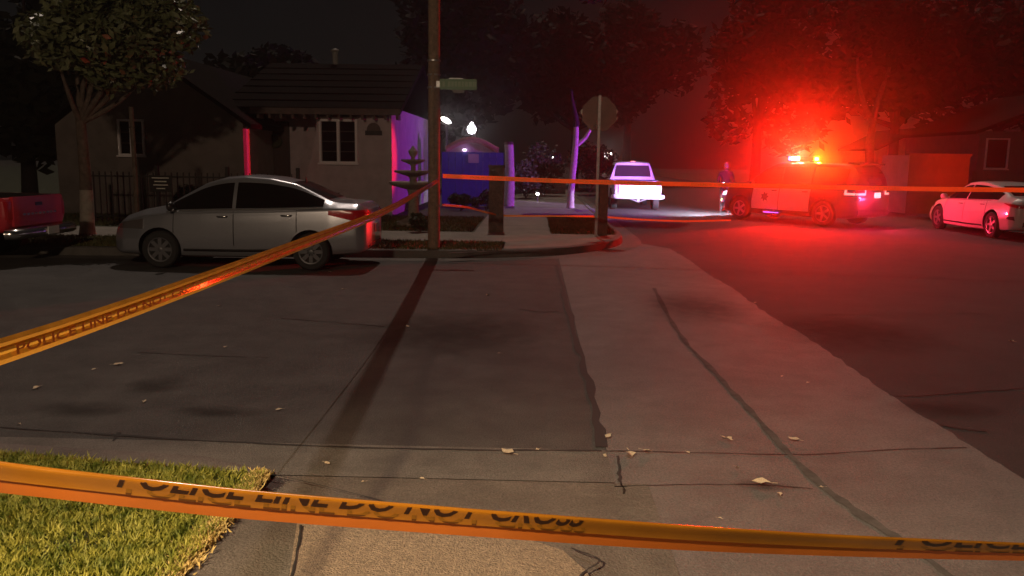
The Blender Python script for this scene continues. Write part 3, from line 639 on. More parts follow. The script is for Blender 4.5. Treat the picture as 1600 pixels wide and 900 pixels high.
def mirror(t, b, x, z, sg, m_):
    y = b.side_y(x, z-.04); mb = MB(); mb.tube([(x, sg*(y-.02), z-.03), (x+.01, sg*(y+.07), z)], .022, 6)
    mb.lathe([(.03, -.085), (.07, -.06), (.082, 0), (.07, .06), (.03, .085)], 10, M=Matrix.Translation((x+.02, sg*(y+.14), z+.02)) @ Matrix.Rotation(math.pi/2, 4, 'X') @ Matrix.Diagonal((.7, 1, 1.1, 1)))
    mb.build('mirror', m_, t, smooth=50)
def plate(t, b, z, w_=.155, m_=None, rear=True, y0=0, txt=True):
    mb = MB(); b.end_panel(mb, y0-w_, y0+w_, z-.075, z+.075, rear, .014, .02, 4); o = mb.build('licence_plate', m_ or K['plate'], t); return o

# --- silver sedan at the far kerb
sk = [(-2.235, .42, .86, .90, .50, .50, .40), (-2.20, .33, .94, 1.0, .68, .66, .54), (-2.05, .27, 1.00, 1.085, .79, .76, .60), (-1.72, .25, 1.015, 1.10, .83, .79, .60), (-1.60, .24, 1.01, 1.12, .84, .80, .58), (-.98, .21, .985, 1.40, .85, .81, .53),
      (-.55, .20, .97, 1.485, .85, .815, .55), (-.1, .19, .96, 1.515, .85, .815, .56), (.25, .19, .95, 1.485, .85, .81, .56), (.55, .19, .94, 1.40, .85, .81, .55), (.95, .19, .925, 1.18, .85, .80, .58), (1.22, .20, .905, 1.02, .85, .79, .60), (1.62, .21, .86, .945, .84, .76, .58), (1.95, .22, .77, .84, .79, .70, .52), (2.14, .23, .66, .71, .66, .58, .44), (2.22, .28, .56, .60, .46, .42, .34)]
def make_sedan(name, label, keys, paint, wheels, r, track, spokes, rimm, loc, heading, zs=1, glass=None, lens=None, wmats=None, cover=False, door_x=(1.0, .02, -1.0), blk=None, group=None, win=.80, front_win=1.08, rear_win=-1.42, sx=1):
    keys = [(k[0]*sx, k[1], k[2]*zs if k[2] else 0, k[3]*zs, k[4], k[5], k[6]) for k in keys]
    b = Body(keys); t = thing(name, label, 'car', loc, heading, group)
    hw = track+.11
    link('body', b.shell([paint, K['dark']], [(w_, hw) for w_ in wheels], r), t)
    gl = glass or K['glass']
    put_wheels(t, wheel_meshes(r, .2, spokes, rimm, cover), wheels, track, r)
    zl = lambda x: b.par(x)[1]+.03
    zh = lambda x: b.par(x)[1]+max(.03, (b.par(x)[2]-b.par(x)[1])*win)
    d0, d1, d2 = door_x
    for sg in (1, -1):
        for x0, x1, pt in ((d1+.03, front_win, 'front'), (rear_win, d1-.03, 'rear')):
            xs = np.linspace(x0, x1, 9); mb = MB(); b.side_panel(mb, sg, [(x, zl(x)) for x in xs], [(x, zh(x)) for x in xs], eps=.007); mb.build('window', gl, t, smooth=40)
        xs = np.linspace(rear_win, front_win+.05, 12); mb = MB()
        mb.tube([(x, sg*(b.side_y(x, zl(x)-.02)+.006), zl(x)-.02) for x in xs], .009, 5); mb.build('window_trim', K['chrome'], t)
        wr, wf = wheels[0], wheels[1]
        for x0, x1 in ((d1+.008, d0), (d2, d1-.008)):
            xs = np.linspace(x0, x1, 8); mb = MB(); lo = []
            for x in xs:
                z0 = b.par(x)[0]+.16
                for wx in wheels:
                    dx = abs(x-wx)
                    if dx < r*1.28: z0 = max(z0, r*1.02+math.sqrt((r*1.28)**2-dx*dx))
                lo.append((x, z0))
            b.side_panel(mb, sg, lo, [(x, zl(x)-.045) for x in xs], nz=6, eps=.004, th=.02); dr = mb.build('door', paint, t, smooth=40)
            handle(t, b, x0+.16 if x0 == d2 else x0+.17, zl(x0)-.13, sg, K['chrome'], dr)
        mirror(t, b, d0-.02, zl(d0)+.04, sg, blk or K['black_p'])
        for xs_ in (d0, d1, d2):
            zs_ = [z for z in np.linspace(b.par(xs_)[0]+.2, zl(xs_)-.05, 9) if min(math.hypot(xs_-wx, z-r) for wx in wheels) > r*1.2]
            MB().tube([(xs_, sg*(b.side_y(xs_, z)+.001), z) for z in zs_], .007, 5).build('door_seam', K['dark'], t)
        MB().tube([(x, sg*(b.side_y(x, b.par(x)[0]+.12)+.004), b.par(x)[0]+.12) for x in np.linspace(wr+r*1.3, wf-r*1.3, 9)], .022, 6).build('sill_trim', K['dark'], t)
    return b, t
b, t = make_sedan('parked_car', 'silver four door sedan parked along the far kerb facing left', sk, K['silver'], (-1.22, 1.24), .305, .735, 8, K['cap'], (0, 0, 0), math.pi, cover=True, sx=.955)
def sedan_extras(b, t, paint, zl, zh, zp, hz, plate_m=None, plate_z=.62):
    for sg in (1, -1):
        mb = MB(); xs = np.linspace(b.L0+.07, b.L0+.62, 8); b.side_panel(mb, sg, [(x, zl+(zh-zl)*.62*(x-xs[0])/.55) for x in xs], [(x, zh-.02*(x-xs[0])) for x in xs], eps=.009)
        y1 = b.side_y(b.L0+.09, (zl+zh)/2); b.end_panel(mb, sg*(y1-.26), sg*(y1-.02), zl, zh, True, .010); mb.build('tail_lamp', K['redlens'], t, smooth=45)
        mb = MB(); xs = np.linspace(b.L1-.62, b.L1-.14, 8); b.side_panel(mb, sg, [(x, hz-.10) for x in xs], [(x, hz+.06-.16*(x-xs[0])) for x in xs], eps=.008); mb.build('headlamp', K['clearlens'], t, smooth=45)
        mb = MB(); b.end_panel(mb, sg*.42, sg*.58, zp-.26, zp-.21, True, .010, n_=3); mb.build('reflector', K['redlens'], t)
    mb = MB(); b.top_panel(mb, b.L0+.66, b.L0+1.26, .52, .44, .008); mb.build('rear_window', K['glass_r'], t, smooth=60)
    mb = MB(); b.top_panel(mb, .58, 1.20, .46, .56, .008); mb.build('windscreen', K['glass'], t, smooth=60)
    mb = MB(); b.end_panel(mb, -.5, .5, b.par(b.L0+.1)[0]+.02, b.par(b.L0+.1)[0]+.14, True, .012, n_=6); mb.build('bumper_lower', K['dark'], t)
    plate(t, b, plate_z, m_=plate_m)
sedan_extras(b, t, K['silver'], .78, .985, .62, .74, plate_z=.66)
mb = MB(); mb.lathe([(.02, 0), (.012, .03), (.004, .09)], 8, c=(-.95, 0, 1.40)); mb.build('antenna', K['dark'], t)
t.location = (-4.80, 14.10, 0)

# --- white sedan at the right kerb, seen from behind and left
wk = [(-2.36, .42, .80, .88, .52, .52, .42), (-2.32, .30, .90, .99, .74, .70, .58), (-2.12, .24, .97, 1.06, .85, .81, .64), (-1.75, .21, .97, 1.09, .88, .83, .62), (-1.1, .18, .95, 1.33, .89, .84, .56), (-.55, .17, .93, 1.425, .89, .845, .57), (-.05, .16, .92, 1.44, .89, .845, .58),
      (.35, .16, .91, 1.40, .89, .84, .57), (.95, .16, .885, 1.16, .89, .83, .60), (1.28, .17, .865, .98, .89, .82, .62), (1.75, .18, .81, .89, .88, .79, .60), (2.05, .2, .72, .78, .82, .72, .54), (2.25, .22, .6, .65, .68, .6, .46), (2.36, .28, .5, .54, .48, .44, .36)]
b, t = make_sedan('parked_car', 'white sedan parked at the right edge, its side glowing red', wk, K['white_s'], (-1.40, 1.44), .335, .78, 5, K['alloy'], (12.55, 22.95, 0), math.pi/2, zs=.985, door_x=(1.05, 0, -1.08), rear_win=-1.5, blk=K['white_s'])
for sg in (1, -1):
    mb = MB(); xs = np.linspace(-2.29, -1.86, 8); b.side_panel(mb, sg, [(x, .80+.10*(x+2.29)/.43) for x in xs], [(x, .885+.03*(x+2.29)/.43) for x in xs], eps=.010); y1 = b.side_y(-2.28, .83)
    b.end_panel(mb, sg*(y1-.36), sg*(y1-.02), .80, .88, True, .011); mb.build('tail_lamp', K['redlens'], t, smooth=45)
    mb = MB(); b.side_panel(mb, sg, [(-2.27, .50), (-2.05, .53)], [(-2.24, .60), (-2.08, .58)], eps=.009); mb.build('bumper_vent', K['dark'], t)
    mb = MB(); mb.tube([(x, sg*(b.side_y(x, z)+.004), z) for x, z in ((-1.2, .66), (-.5, .62), (.2, .60))], .008, 5); mb.build('door_crease', K['white_s'], t)
    mb = MB(); b.side_panel(mb, sg, [(x, .62) for x in (1.75, 2.0, 2.18)], [(x, z) for x, z in ((1.75, .73), (2.0, .70), (2.18, .65))], eps=.008); mb.build('headlamp', K['clearlens'], t)
mb = MB(); b.end_panel(mb, -.6, .6, .70, .78, True, .012, n_=8); mb.build('lamp_strip', K['dark'], t)
mb = MB(); b.top_panel(mb, -1.72, -1.08, .53, .46, .008); mb.build('rear_window', K['glass'], t, smooth=60)
mb = MB(); b.top_panel(mb, .45, 1.25, .46, .58, .008); mb.build('windscreen', K['glass'], t, smooth=60)
mb = MB(); b.end_panel(mb, -.6, .6, .33, .46, True, .012, n_=6); mb.build('diffuser', K['dark'], t)
plate(t, b, .60)

# --- police utility car
uk = [(-2.51, .50, 1.0, 1.06, .66, .62, .52), (-2.49, .36, 1.08, 1.2, .82, .78, .64), (-2.40, .30, 1.13, 1.42, .93, .87, .66), (-2.24, .27, 1.14, 1.64, .97, .90, .66), (-2.08, .26, 1.14, 1.72, .98, .90, .67), (-1.3, .24, 1.12, 1.755, 1.0, .92, .69), (-.3, .23, 1.10, 1.77, 1.0, .92, .70),
      (.35, .23, 1.09, 1.74, 1.0, .92, .69), (.80, .23, 1.08, 1.56, 1.0, .91, .67), (1.30, .24, 1.07, 1.22, 1.0, .89, .68), (1.65, .25, 1.04, 1.13, .99, .87, .66), (2.1, .26, .98, 1.06, .95, .82, .62), (2.36, .27, .86, .92, .84, .72, .54), (2.50, .32, .68, .74, .62, .56, .44)]
HD = math.atan2(.79, -.62)
uk = [(k_[0], k_[1], k_[2]*1.03, k_[3]*1.05, *k_[4:]) for k_ in uk]; b = Body(uk); t = thing('police_car', 'black and white police car seen from behind with glaring red beacons', 'police car', (8.28, 26.3, 0), HD)
wh = (-1.48, 1.50); SUV = t
link('body', b.shell([K['black_p'], K['dark']], [(w_, 1.0) for w_ in wh], .37), t)
put_wheels(t, wheel_meshes(.37, .24, 5, K['alloy']), wh, .86, .37)
for sg in (1, -1):
    for x0, x1 in ((.06, 1.02), (-1.02, .04)):
        xs = np.linspace(x0, x1, 7); mb = MB(); lo = [(x, max(.40, (.37+math.sqrt(max(0, .46**2-(x+1.48)**2))) if abs(x+1.48) < .46 else 0)) for x in xs]
        b.side_panel(mb, sg, lo, [(x, 1.055) for x in xs], nz=6, eps=.006, th=.02); dr = mb.build('door', K['white_p'], t, smooth=40); tag(dr, 'white door on the black police car'); handle(t, b, x0+.17, .98, sg, K['dark'], dr)
    for x0, x1 in ((.06, 1.12), (-.98, .02), (-2.12, -1.03)):
        xs = np.linspace(x0, x1, 7); mb = MB(); b.side_panel(mb, sg, [(x, b.par(x)[1]+.035) for x in xs], [(x, b.par(x)[1]+max(.05, (b.par(x)[2]-b.par(x)[1])*.80)) for x in xs], eps=.008); mb.build('window', K['glass'], t, smooth=40)
    mirror(t, b, 1.0, 1.16, sg, K['black_p'])
    sp = [(.54+.15*(1 if k_ % 2 else .6)*math.cos(k_*math.pi/7), .78+.15*(1 if k_ % 2 else .6)*math.sin(k_*math.pi/7)) for k_ in range(14)]
    mb = MB(); mb.add([(x, sg*(b.side_y(x, z)+.012), z) for x, z in sp], [tuple(range(14))]); mb.build('door_emblem', K['cap'], t)
    # bracket shaped tail lamp: lower bar with two upright ends, wrapping the corner
    mb = MB(); xs = np.linspace(-2.42, -2.12, 6); b.side_panel(mb, sg, [(x, .94) for x in xs], [(x, 1.0) for x in xs], eps=.012, nz=2)
    b.side_panel(mb, sg, [(-2.18, 1.0), (-2.12, 1.0)], [(-2.18, 1.10), (-2.12, 1.10)], eps=.012, nz=2, n_=2)
    b.end_panel(mb, sg*.50, sg*.86, .94, 1.0, True, .014, n_=6); b.end_panel(mb, sg*.50, sg*.555, 1.0, 1.09, True, .014, n_=3); mb.build('tail_lamp', K['e_tail'], t)
    mb = MB(); b.end_panel(mb, sg*.5, sg*.84, 1.005, 1.09, True, .010, n_=5); mb.build('tail_lamp_lens', K['redlens'], t)
    mb = MB(); xs = np.linspace(2.10, 2.40, 6); b.side_panel(mb, sg, [(x, .76) for x in xs], [(x, .90-.05*(x-2.1)/.3) for x in xs], eps=.012); mb.build('headlamp', K['e_head'], t)
    mb = MB(); xs = np.linspace(2.30, 2.42, 4); b.side_panel(mb, sg, [(x, .56) for x in xs], [(x, .64) for x in xs], eps=.014, n_=4); mb.build('marker_lamp', K['e_amber'], t)
mb = MB()
O = [[(b.end_x(u*(.70-.06*v), z, True)-.010, u*(.70-.06*v), z) for u in np.linspace(-1, 1, 11)] for v, z in ((0, 1.16), (.5, 1.36), (1, 1.58))]
mb.grid(O); mb.build('rear_window', K['glass'], t, smooth=60)
mb = MB(); mb.prism([(-2.36, -.66, 1.78), (-2.36, .66, 1.78), (-2.0, .68, 1.82), (-2.0, -.68, 1.82)], (0, 0, .045)); mb.build('spoiler', K['black_p'], t)
mb = MB(); b.top_panel(mb, .50, 1.24, .58, .66, .008); mb.build('windscreen', K['glass'], t, smooth=60)
plate(t, b, .93, m_=K['e_plate'], y0=-.12)
mb = MB(); b.end_panel(mb, -.80, .80, .34, .52, True, .03, n_=8); mb.build('rear_bumper', K['dark'], t)
mb = MB(); mb.box(2.46, 2.62, -.55, .55, .45, .52).box(2.50, 2.60, -.42, -.34, .34, 1.0).box(2.50, 2.60, .34, .42, .34, 1.0).box(2.52, 2.59, -.42, .42, .86, .93); mb.build('push_bar', K['dark'], t)
# emergency light bar across the roof
LBX = -.08
mb = MB(); mb.box(LBX-.13, LBX+.13, -.62, .62, 1.870, 1.900); mb.box(LBX-.05, LBX+.05, -.5, -.42, 1.820, 1.870); mb.box(LBX-.05, LBX+.05, .42, .5, 1.820, 1.870); lb = mb.build('light_bar', K['dark'], t)
def lens(y0, y1, x0, x1, m_): MB().box(x0, x1, y0, y1, 1.902, 2.005).build('beacon', m_, lb)
lens(-.61, -.40, LBX-.12, LBX-.003, K['e_yel']); lens(-.39, .39, LBX-.12, LBX-.003, K['dark']); lens(.40, .61, LBX-.12, LBX-.003, K['e_red']); lens(-.31, .14, LBX+.003, LBX+.12, K['clearlens'])
lens(-.60, -.32, LBX+.003, LBX+.12, K['e_blue']); lens(.15, .60, LBX+.003, LBX+.12, K['e_blue'])
def lamp(name, typ, loc, e, col, r, parent, **kw):
    d = bpy.data.lights.new(name, typ); d.energy = e; d.color = col; d.shadow_soft_size = r; o = bpy.data.objects.new(name, d); COL.objects.link(o); o.parent = parent; o.location = loc
    for k_, v_ in kw.items(): setattr(d, k_, v_)
    return o
RED = (1.0, .008, .004); BLUE = (.24, .045, 1.0)
def aim(o, v): o.rotation_euler = Vector(v).to_track_quat('-Z', 'Y').to_euler()
aim(lamp('beacon_light', 'SPOT', (LBX-.20, .50, 2.02), 4300, RED, .05, lb, spot_size=R_(178), spot_blend=.15), (-1, 0, 0))
aim(lamp('beacon_light', 'SPOT', (LBX-.20, -.50, 2.02), 320, (1.0, .22, .004), .05, lb, spot_size=R_(178), spot_blend=.15), (-1, 0, 0))
lamp('beacon_light', 'POINT', (LBX, .70, 1.95), 700, RED, .05, lb)
aim(lamp('beacon_light', 'SPOT', (LBX+.22, .40, 1.95), 2600, BLUE, .05, lb, spot_size=R_(112), spot_blend=.9), (1, .34, -.02))
RF = MB().box(-2.535, -2.50, .55, .80, .80, .86).build('rear_flasher', K['e_flash'], t)
SUV_M = Matrix.Translation(t.location) @ Matrix.Rotation(HD, 4, 'Z')
lamp('flasher_light', 'POINT', (-2.66, .66, .84), 130, (1.0, .025, .09), .05, RF)
aim(lamp('flasher_light', 'SPOT', (-2.68, .66, .84), 520, (1.0, .025, .06), .05, RF, spot_size=R_(140), spot_blend=.5), SUV_M.inverted() @ Vector((11.7, 22.2, .9))-Vector((-2.68, .66, .84)))
SUV_M = Matrix.Translation(t.location) @ Matrix.Rotation(HD, 4, 'Z')
for w_, e, ang, cl in (((-8.4, 23.3, 1.7), 9000, 11, (1.0, .015, .03)), ((-2.4, 15.2, 1.1), 6000, 12, (1.0, .015, .03)), ((3.8, 30.7, 1.35), 6500, 30, (.62, .30, 1.0))):      # focused flashes of the beacon
    p_ = Vector((LBX, .72, 2.0)); o = lamp('beacon_flash', 'SPOT', p_, e, cl, .05, lb, spot_size=R_(ang), spot_blend=.7); aim(o, SUV_M.inverted() @ Vector(w_)-p_)
for sg in (1, -1):
    for az, e in ((-22, 900), (4, 1500)):
        o = lamp('headlamp_beam', 'SPOT', (2.62, sg*.62, .86), e, (.86, .80, 1.0), .04, t, spot_size=R_(62), spot_blend=.12)
        a = -R_(az)+0; dl = Vector((math.cos(a), math.sin(a), -math.tan(R_(27)))); o.rotation_euler = dl.to_track_quat('-Z', 'Y').to_euler()
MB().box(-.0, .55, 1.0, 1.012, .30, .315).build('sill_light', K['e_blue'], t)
MB().tube([(1.7, .62, 1.10), (2.0, .58, 1.07)], .02, 6).build('bonnet_reflection', K['e_blue'], t)  # glowing strip stands in for blue reflections on the bonnet

# --- pickups
pk = [(-2.62, .62, 1.04, 1.06, .84, .82, .80), (-2.58, .52, 1.06, 1.08, .87, .86, .83), (-.95, .42, 1.08, 1.10, .90, .88, .85), (-.80, .38, 1.08, 1.10, .90, .88, .85), (-.79, .36, 1.10, 1.72, .90, .88, .66), (-.55, .36, 1.10, 1.77, .90, .88, .67), (.1, .36, 1.09, 1.78, .90, .88, .68), (.45, .36, 1.08, 1.72, .90, .87, .66), (1.05, .36, 1.07, 1.24, .90, .86, .68), (1.3, .38, 1.05, 1.12, .90, .85, .68), (1.9, .40, 1.0, 1.06, .89, .83, .66), (2.3, .42, .92, .98, .85, .78, .60), (2.52, .46, .76, .82, .68, .62, .5)]
def make_pickup(label, paint, loc, hd, rim, bump, plate_m, tail, zscale=1, hitch=False, group=None):
    keys = [(k[0], k[1]*zscale, k[2]*zscale, k[3]*zscale, k[4], k[5], k[6]) for k in pk]
    b = Body(keys); t = thing('pickup_truck', label, 'pickup truck', loc, hd, group); wh = (-1.55, 1.62)
    z0 = 1.08*zscale
    link('body', b.shell([paint, K['dark']], [(w_, .92) for w_ in wh], .37, extra=[(-2.52, -.90, -.74, .74, .62*zscale, 2.0)]), t)
    put_wheels(t, wheel_meshes(.37, .24, 6, rim), wh, .78, .37)
    for sg in (1, -1):
        for x0, x1 in ((.16, .98), (-.72, .12)):
            xs = np.linspace(x0, x1, 6); mb = MB(); b.side_panel(mb, sg, [(x, .50*zscale) for x in xs], [(x, 1.06*zscale) for x in xs], nz=5, eps=.005, th=.02); dr = mb.build('door', paint, t, smooth=40); handle(t, b, x0+.15, .98*zscale, sg, K['dark'], dr)
            xs = np.linspace(x0, x1+.1, 6); mb = MB(); b.side_panel(mb, sg, [(x, b.par(x)[1]+.04) for x in xs], [(x, b.par(x)[1]+max(.05, (b.par(x)[2]-b.par(x)[1])*.80)) for x in xs], eps=.008); mb.build('window', K['glass'], t, smooth=40)
        mirror(t, b, .95, 1.18*zscale, sg, paint)
        mb = MB(); b.end_panel(mb, sg*.70, sg*.845, .74*zscale, 1.02*zscale, True, .02, n_=4); mb.build('tail_lamp', tail, t)
        mb = MB(); xs = np.linspace(2.0, 2.4, 6); b.side_panel(mb, sg, [(x, .78*zscale) for x in xs], [(x, .92*zscale) for x in xs], eps=.01); mb.build('headlamp', K['clearlens'], t)
    mb = MB(); mb.box(-2.66, -2.60, -.69, .69, .62*zscale, 1.09*zscale); tg = mb.build('tailgate', paint, t)
    mb = MB(); mb.box(-2.675, -2.66, -.09, .09, .93*zscale, .985*zscale); mb.build('handle', K['dark'], tg)
    mb = MB(); mb.box(-2.668, -2.661, -.60, .60, .76*zscale, .775*zscale).box(-2.668, -2.661, -.60, .60, .69*zscale, .70*zscale); mb.build('pressed_ridge', paint, tg)
    mb = MB(); mb.tube(catmull([(-2.62, -.90, .52), (-2.76, -.80, .52), (-2.80, -.3, .52), (-2.80, .3, .52), (-2.76, .80, .52), (-2.62, .90, .52)], 4), .085, 10); mb.box(-2.80, -2.58, -.66, .66, .57, .605); mb.build('bumper', bump, t, smooth=60)
    MB().box(-2.90, -2.885, -.16, .16, .47, .60).build('licence_plate', plate_m, t)
    mb = MB(); O = [[(x, u*w_, z*zscale) for u in np.linspace(-1, 1, 9)] for x, z, w_ in ((-.815, 1.17, .70), (-.815, 1.40, .665), (-.81, 1.64, .61))]; mb.grid(O); mb.build('rear_window', K['glass_r'], t)
    mb = MB(); b.top_panel(mb, .52, 1.08, .56, .64, .008); mb.build('windscreen', K['glass'], t, smooth=60)
    if hitch:
        mb = MB(); mb.box(-2.86, -2.4, -.05, .05, .36, .45).tube([(-2.84, -.28, .44), (-2.86, 0, .34), (-2.84, .28, .44)], .025, 6); mb.build('tow_hitch', K['steel'], t)
        MB().box(-.84, -.80, -.09, .09, 1.765*zscale, 1.80*zscale).build('third_brake_lamp', K['e_tail'], t)
    return b, t
make_pickup('white pickup truck standing in the side street, tailgate glaring in headlights', K['white_p'], (3.80, 33.2, 0), math.pi/2, K['alloy'], K['white_p'], K['plate'], mat('glare_paled_tail_lamp', (.72, .42, .48), .3, coat=.5), 1.0, True)  # tail lens paled: headlight glare put into its colour
b, t = make_pickup('red pickup truck at the left edge, only its tailgate in view', K['red_p'], (0, 0, 0), math.pi, K['cap'], K['chrome'], K['plate'], K['redlens'], 1.02)
t.location = (-8.42-2.66, 14.0, 0)
mb = MB()
for i in range(9): mb.box(-2.668, -2.6615, -.50+i*.11, -.43+i*.11, .80, .835)
tag(mb.build('tailgate_lettering', K['chrome'], [c for c in t.children if c.name.startswith('tailgate')][0]), kind='stuff')
K['dimwall'] = mat('dimmed_stucco', (.20, .17, .155), .95, var=.15, vscale=2.5, bump=.5, bscale=50)  # wing stucco darkened: the weak light on its front put into the colour
# ------------------------------------------------------------------ bungalow on the far corner
t = thing('bungalow', 'grey stucco bungalow with dark shingle roof and white casement window behind the silver sedan', 'house', (-6.5, 24, .14)); B0 = t.location.copy()
def hp(x, y, Y): return Vector(atY(x, y, Y))-B0
YF, YL = 24.0, 22.9
# right wing: flared left edge like the photo
xr = hp(612, 230, YF).x; xl = hp(497, 200, YF).x
w_ = MB(); zt = hp(550, 166, YF).z
w_.prism([(xl-.42, 0, 0), (xr, 0, 0), (xr, 0, zt), (xl, 0, zt), (xl-.06, 0, zt-.7), (xl-.30, 0, zt-1.8)], (0, .25, 0))
w_.box(xr-.25, xr, .25, 9.5, 0, zt).box(xl, xl+.2, .25, 1.6, 0, zt); w_.build('wall', K['stucco'], t)
# porch back wall and left wing
px0 = hp(380, 215, YL).x; pxl = -6.6
mb = MB(); mb.box(px0-.1, xl+.1, 1.6, 1.8, 0, zt-.1); mb.build('porch_wall', K['stucco'], t)
mb = MB(); yl = YL-YF; zl = 2.62; ax = px0-2.6; az = 4.35
mb.prism([(px0-5.2, yl, 0), (px0, yl, 0), (px0, yl, zl), (ax, yl, az), (px0-5.2, yl, zl)], (0, .25, 0)); tag(mb.build('wing_gable', K['dimwall'], t), 'gable wall of the left wing, its dimness put into the colour'); mb = MB(); mb.box(px0-.25, px0, yl+.25, 1.6, 0, zl+.1); tag(mb.build('wing_wall', K['stucco2'], t), 'pale side wall of the left wing')
MB().box(px0-.9, px0+1.2, yl+.9, 1.6, 0, .22).build('porch_step', K['walk'], t)
# roofs
ze = zt+.12; rY = 4.4; rz = hp(560, 100, YF+rY).z; ex0 = px0-.9; ex1 = hp(627, 165, YF-.3).x
mb = MB(); mb.prism([(ex0, -.45, ze-.22), (ex0, rY, rz), (ex0, 9.6, ze-.3), (ex0, 9.6, ze-.44), (ex0, rY, rz-.16), (ex0, -.45, ze-.36)], (ex1-ex0, 0, 0)); rf = mb.build('roof', K['roof'], t)
for i in range(7):                                   # shingle courses
    f0 = i/7; MB().box(ex0, ex1+.02, 0, .03, -.012, .02, Matrix.Translation((0, -.45+(rY+.45)*f0, ze-.22+(rz-ze+.22)*f0+.012))).build('shingle_course', K['roof'], rf)
q = hp(524, 98, YF+rY); MB().lathe([(.10, -.25), (.10, .32), (.14, .34), (.14, .40), (.02, .44)], 12, c=(q.x, rY, rz+.05)).build('vent_pipe', K['stucco2'], rf)
mb = MB(); th = .13
mb.prism([(ax-3.0, yl-.4, zl-.35), (ax, yl-.4, az+.18), (px0+.35, yl-.4, zl-.10), (px0+.35, yl-.4, zl-.10-th), (ax, yl-.4, az+.18-th), (ax-3.0, yl-.4, zl-.35-th)], (0, 9, 0)); mb.build('roof', K['roof'], t)
for i in range(13):
    x = ex0+1.1+(ex1-ex0-1.2)*i/12; MB().box(x-.035, x+.035, -.43, .0, ze-.50, ze-.375).build('rafter_tail', K['wood'], t)
MB().box(ex0+.9, ex1, -.49, -.455, ze-.38, ze-.21).build('fascia', K['wood'], t)
def window(t, x0, x1, z0, z1, y, rows=4, sashes=2, name='window', fw=.06):
    mb = MB(); mb.box(x0-fw, x1+fw, y-.06, y-.002, z0-fw, z0).box(x0-fw, x1+fw, y-.06, y-.002, z1, z1+fw).box(x0-fw, x0, y-.058, y-.002, z0, z1).box(x1, x1+fw, y-.058, y-.002, z0, z1)
    cw = (x1-x0)/sashes
    for k_ in range(1, sashes): mb.box(x0+k_*cw-.035, x0+k_*cw+.035, y-.057, y-.002, z0, z1)
    f = mb.build(name, K['frame'], t); MB().box(x0-.1, x1+.1, y-.10, y-.062, z0-fw-.03, z0-fw+.02).build('sill', K['frame'], f)
    for k_ in range(sashes):
        a = x0+k_*cw+.035*(k_ > 0)+.02; b_ = x0+(k_+1)*cw-.035*(k_ < sashes-1)-.02
        for r in range(rows):
            c = z0+(z1-z0)*r/rows+.012; d = z0+(z1-z0)*(r+1)/rows-.012; MB().box(a, b_, y-.022, y-.004, c, d).build('pane', K['pane'], f)
            if r: MB().box(a, b_, y-.034, y-.004, c-.022, c-.003).build('glazing_bar', K['door'], f)
a = hp(503, 252, YF); b_ = hp(555, 190, YF); window(t, a.x, b_.x, a.z, b_.z, 0)
MB().box(a.x-.1, b_.x+.1, -.09, -.001, b_.z+.08, b_.z+.16).build('lintel', K['wood'], t)
a = hp(408, 262, YF+1.6); b_ = hp(452, 190, YF+1.6)
dr = MB().box(a.x, b_.x, 1.53, 1.597, .22, b_.z).build('door', K['door'], t); MB().box(a.x+.12, b_.x-.12, 1.515, 1.528, 1.1, b_.z-.15).build('door_panel', K['door'], dr); MB().tube([(a.x+.08, 1.48, 1.1), (a.x+.08, 1.48, 1.25)], .02, 6).build('handle', K['chrome'], dr)
a = hp(190, 240, YL); b_ = hp(222, 190, YL); window(t, a.x, b_.x, a.z, b_.z, yl, 3, 2)
c = hp(431, 221, YF+1.5)+B0; mb = MB(); mb.lathe([(.16+.05*math.cos(k_*.785), .05*math.sin(k_*.785)) for k_ in range(9)], 18, M=Matrix.Rotation(math.pi/2, 4, 'X')); o = mb.build('door_wreath', K['hedge'], None, (c.x, YF+1.45, c.z)); tag(o, 'round wreath hanging on the dark porch door', 'wreath')
c = hp(584, 207, YF)+B0; t2 = thing('wall_plaque', 'arched dark plaque on the bungalow wall right of the window', 'plaque', (c.x, YF-.03, c.z-.08))
MB().box(-.24, .24, -.01, .029, 0, .13).build('base_board', K['iron'], t2)
MB().prism([(.20*math.cos(a_), -.005, .132+.22*math.sin(a_)) for a_ in np.linspace(0, math.pi, 12)], (0, .03, 0)).build('crest', K['wood'], t2)
# white lamp streak on the far corner of the bungalow
def wall_lamp(label, p, r, m_, elong=1, tilt=0, arm=.12):
    t = thing('wall_lamp', label, 'lamp', p); MB().lathe([(.004, -r), (r*.7, -r*.7), (r, 0), (r*.7, r*.7), (.004, r)], 12, M=Matrix.Rotation(tilt, 4, 'Y') @ Matrix.Diagonal((elong, 1, 1, 1))).build('bulb', m_, t, smooth=60)
    MB().box(-.04, .04, r*.9, arm+r, -.05, .05).build('bracket', K['iron'], t); return t
c = atY(697, 188, 33); wall_lamp('tilted bright tube lamp just right of the utility pole', c, .095, K['e_white'], 2.4, R_(28))
MB().cyl((0, 0, 0), (0, 0, c.z-.14), .05).build('post', K['iron'], [o for o in bpy.data.objects if o.name == 'wall_lamp'][0]).location = (0, .22, -c.z+.14)

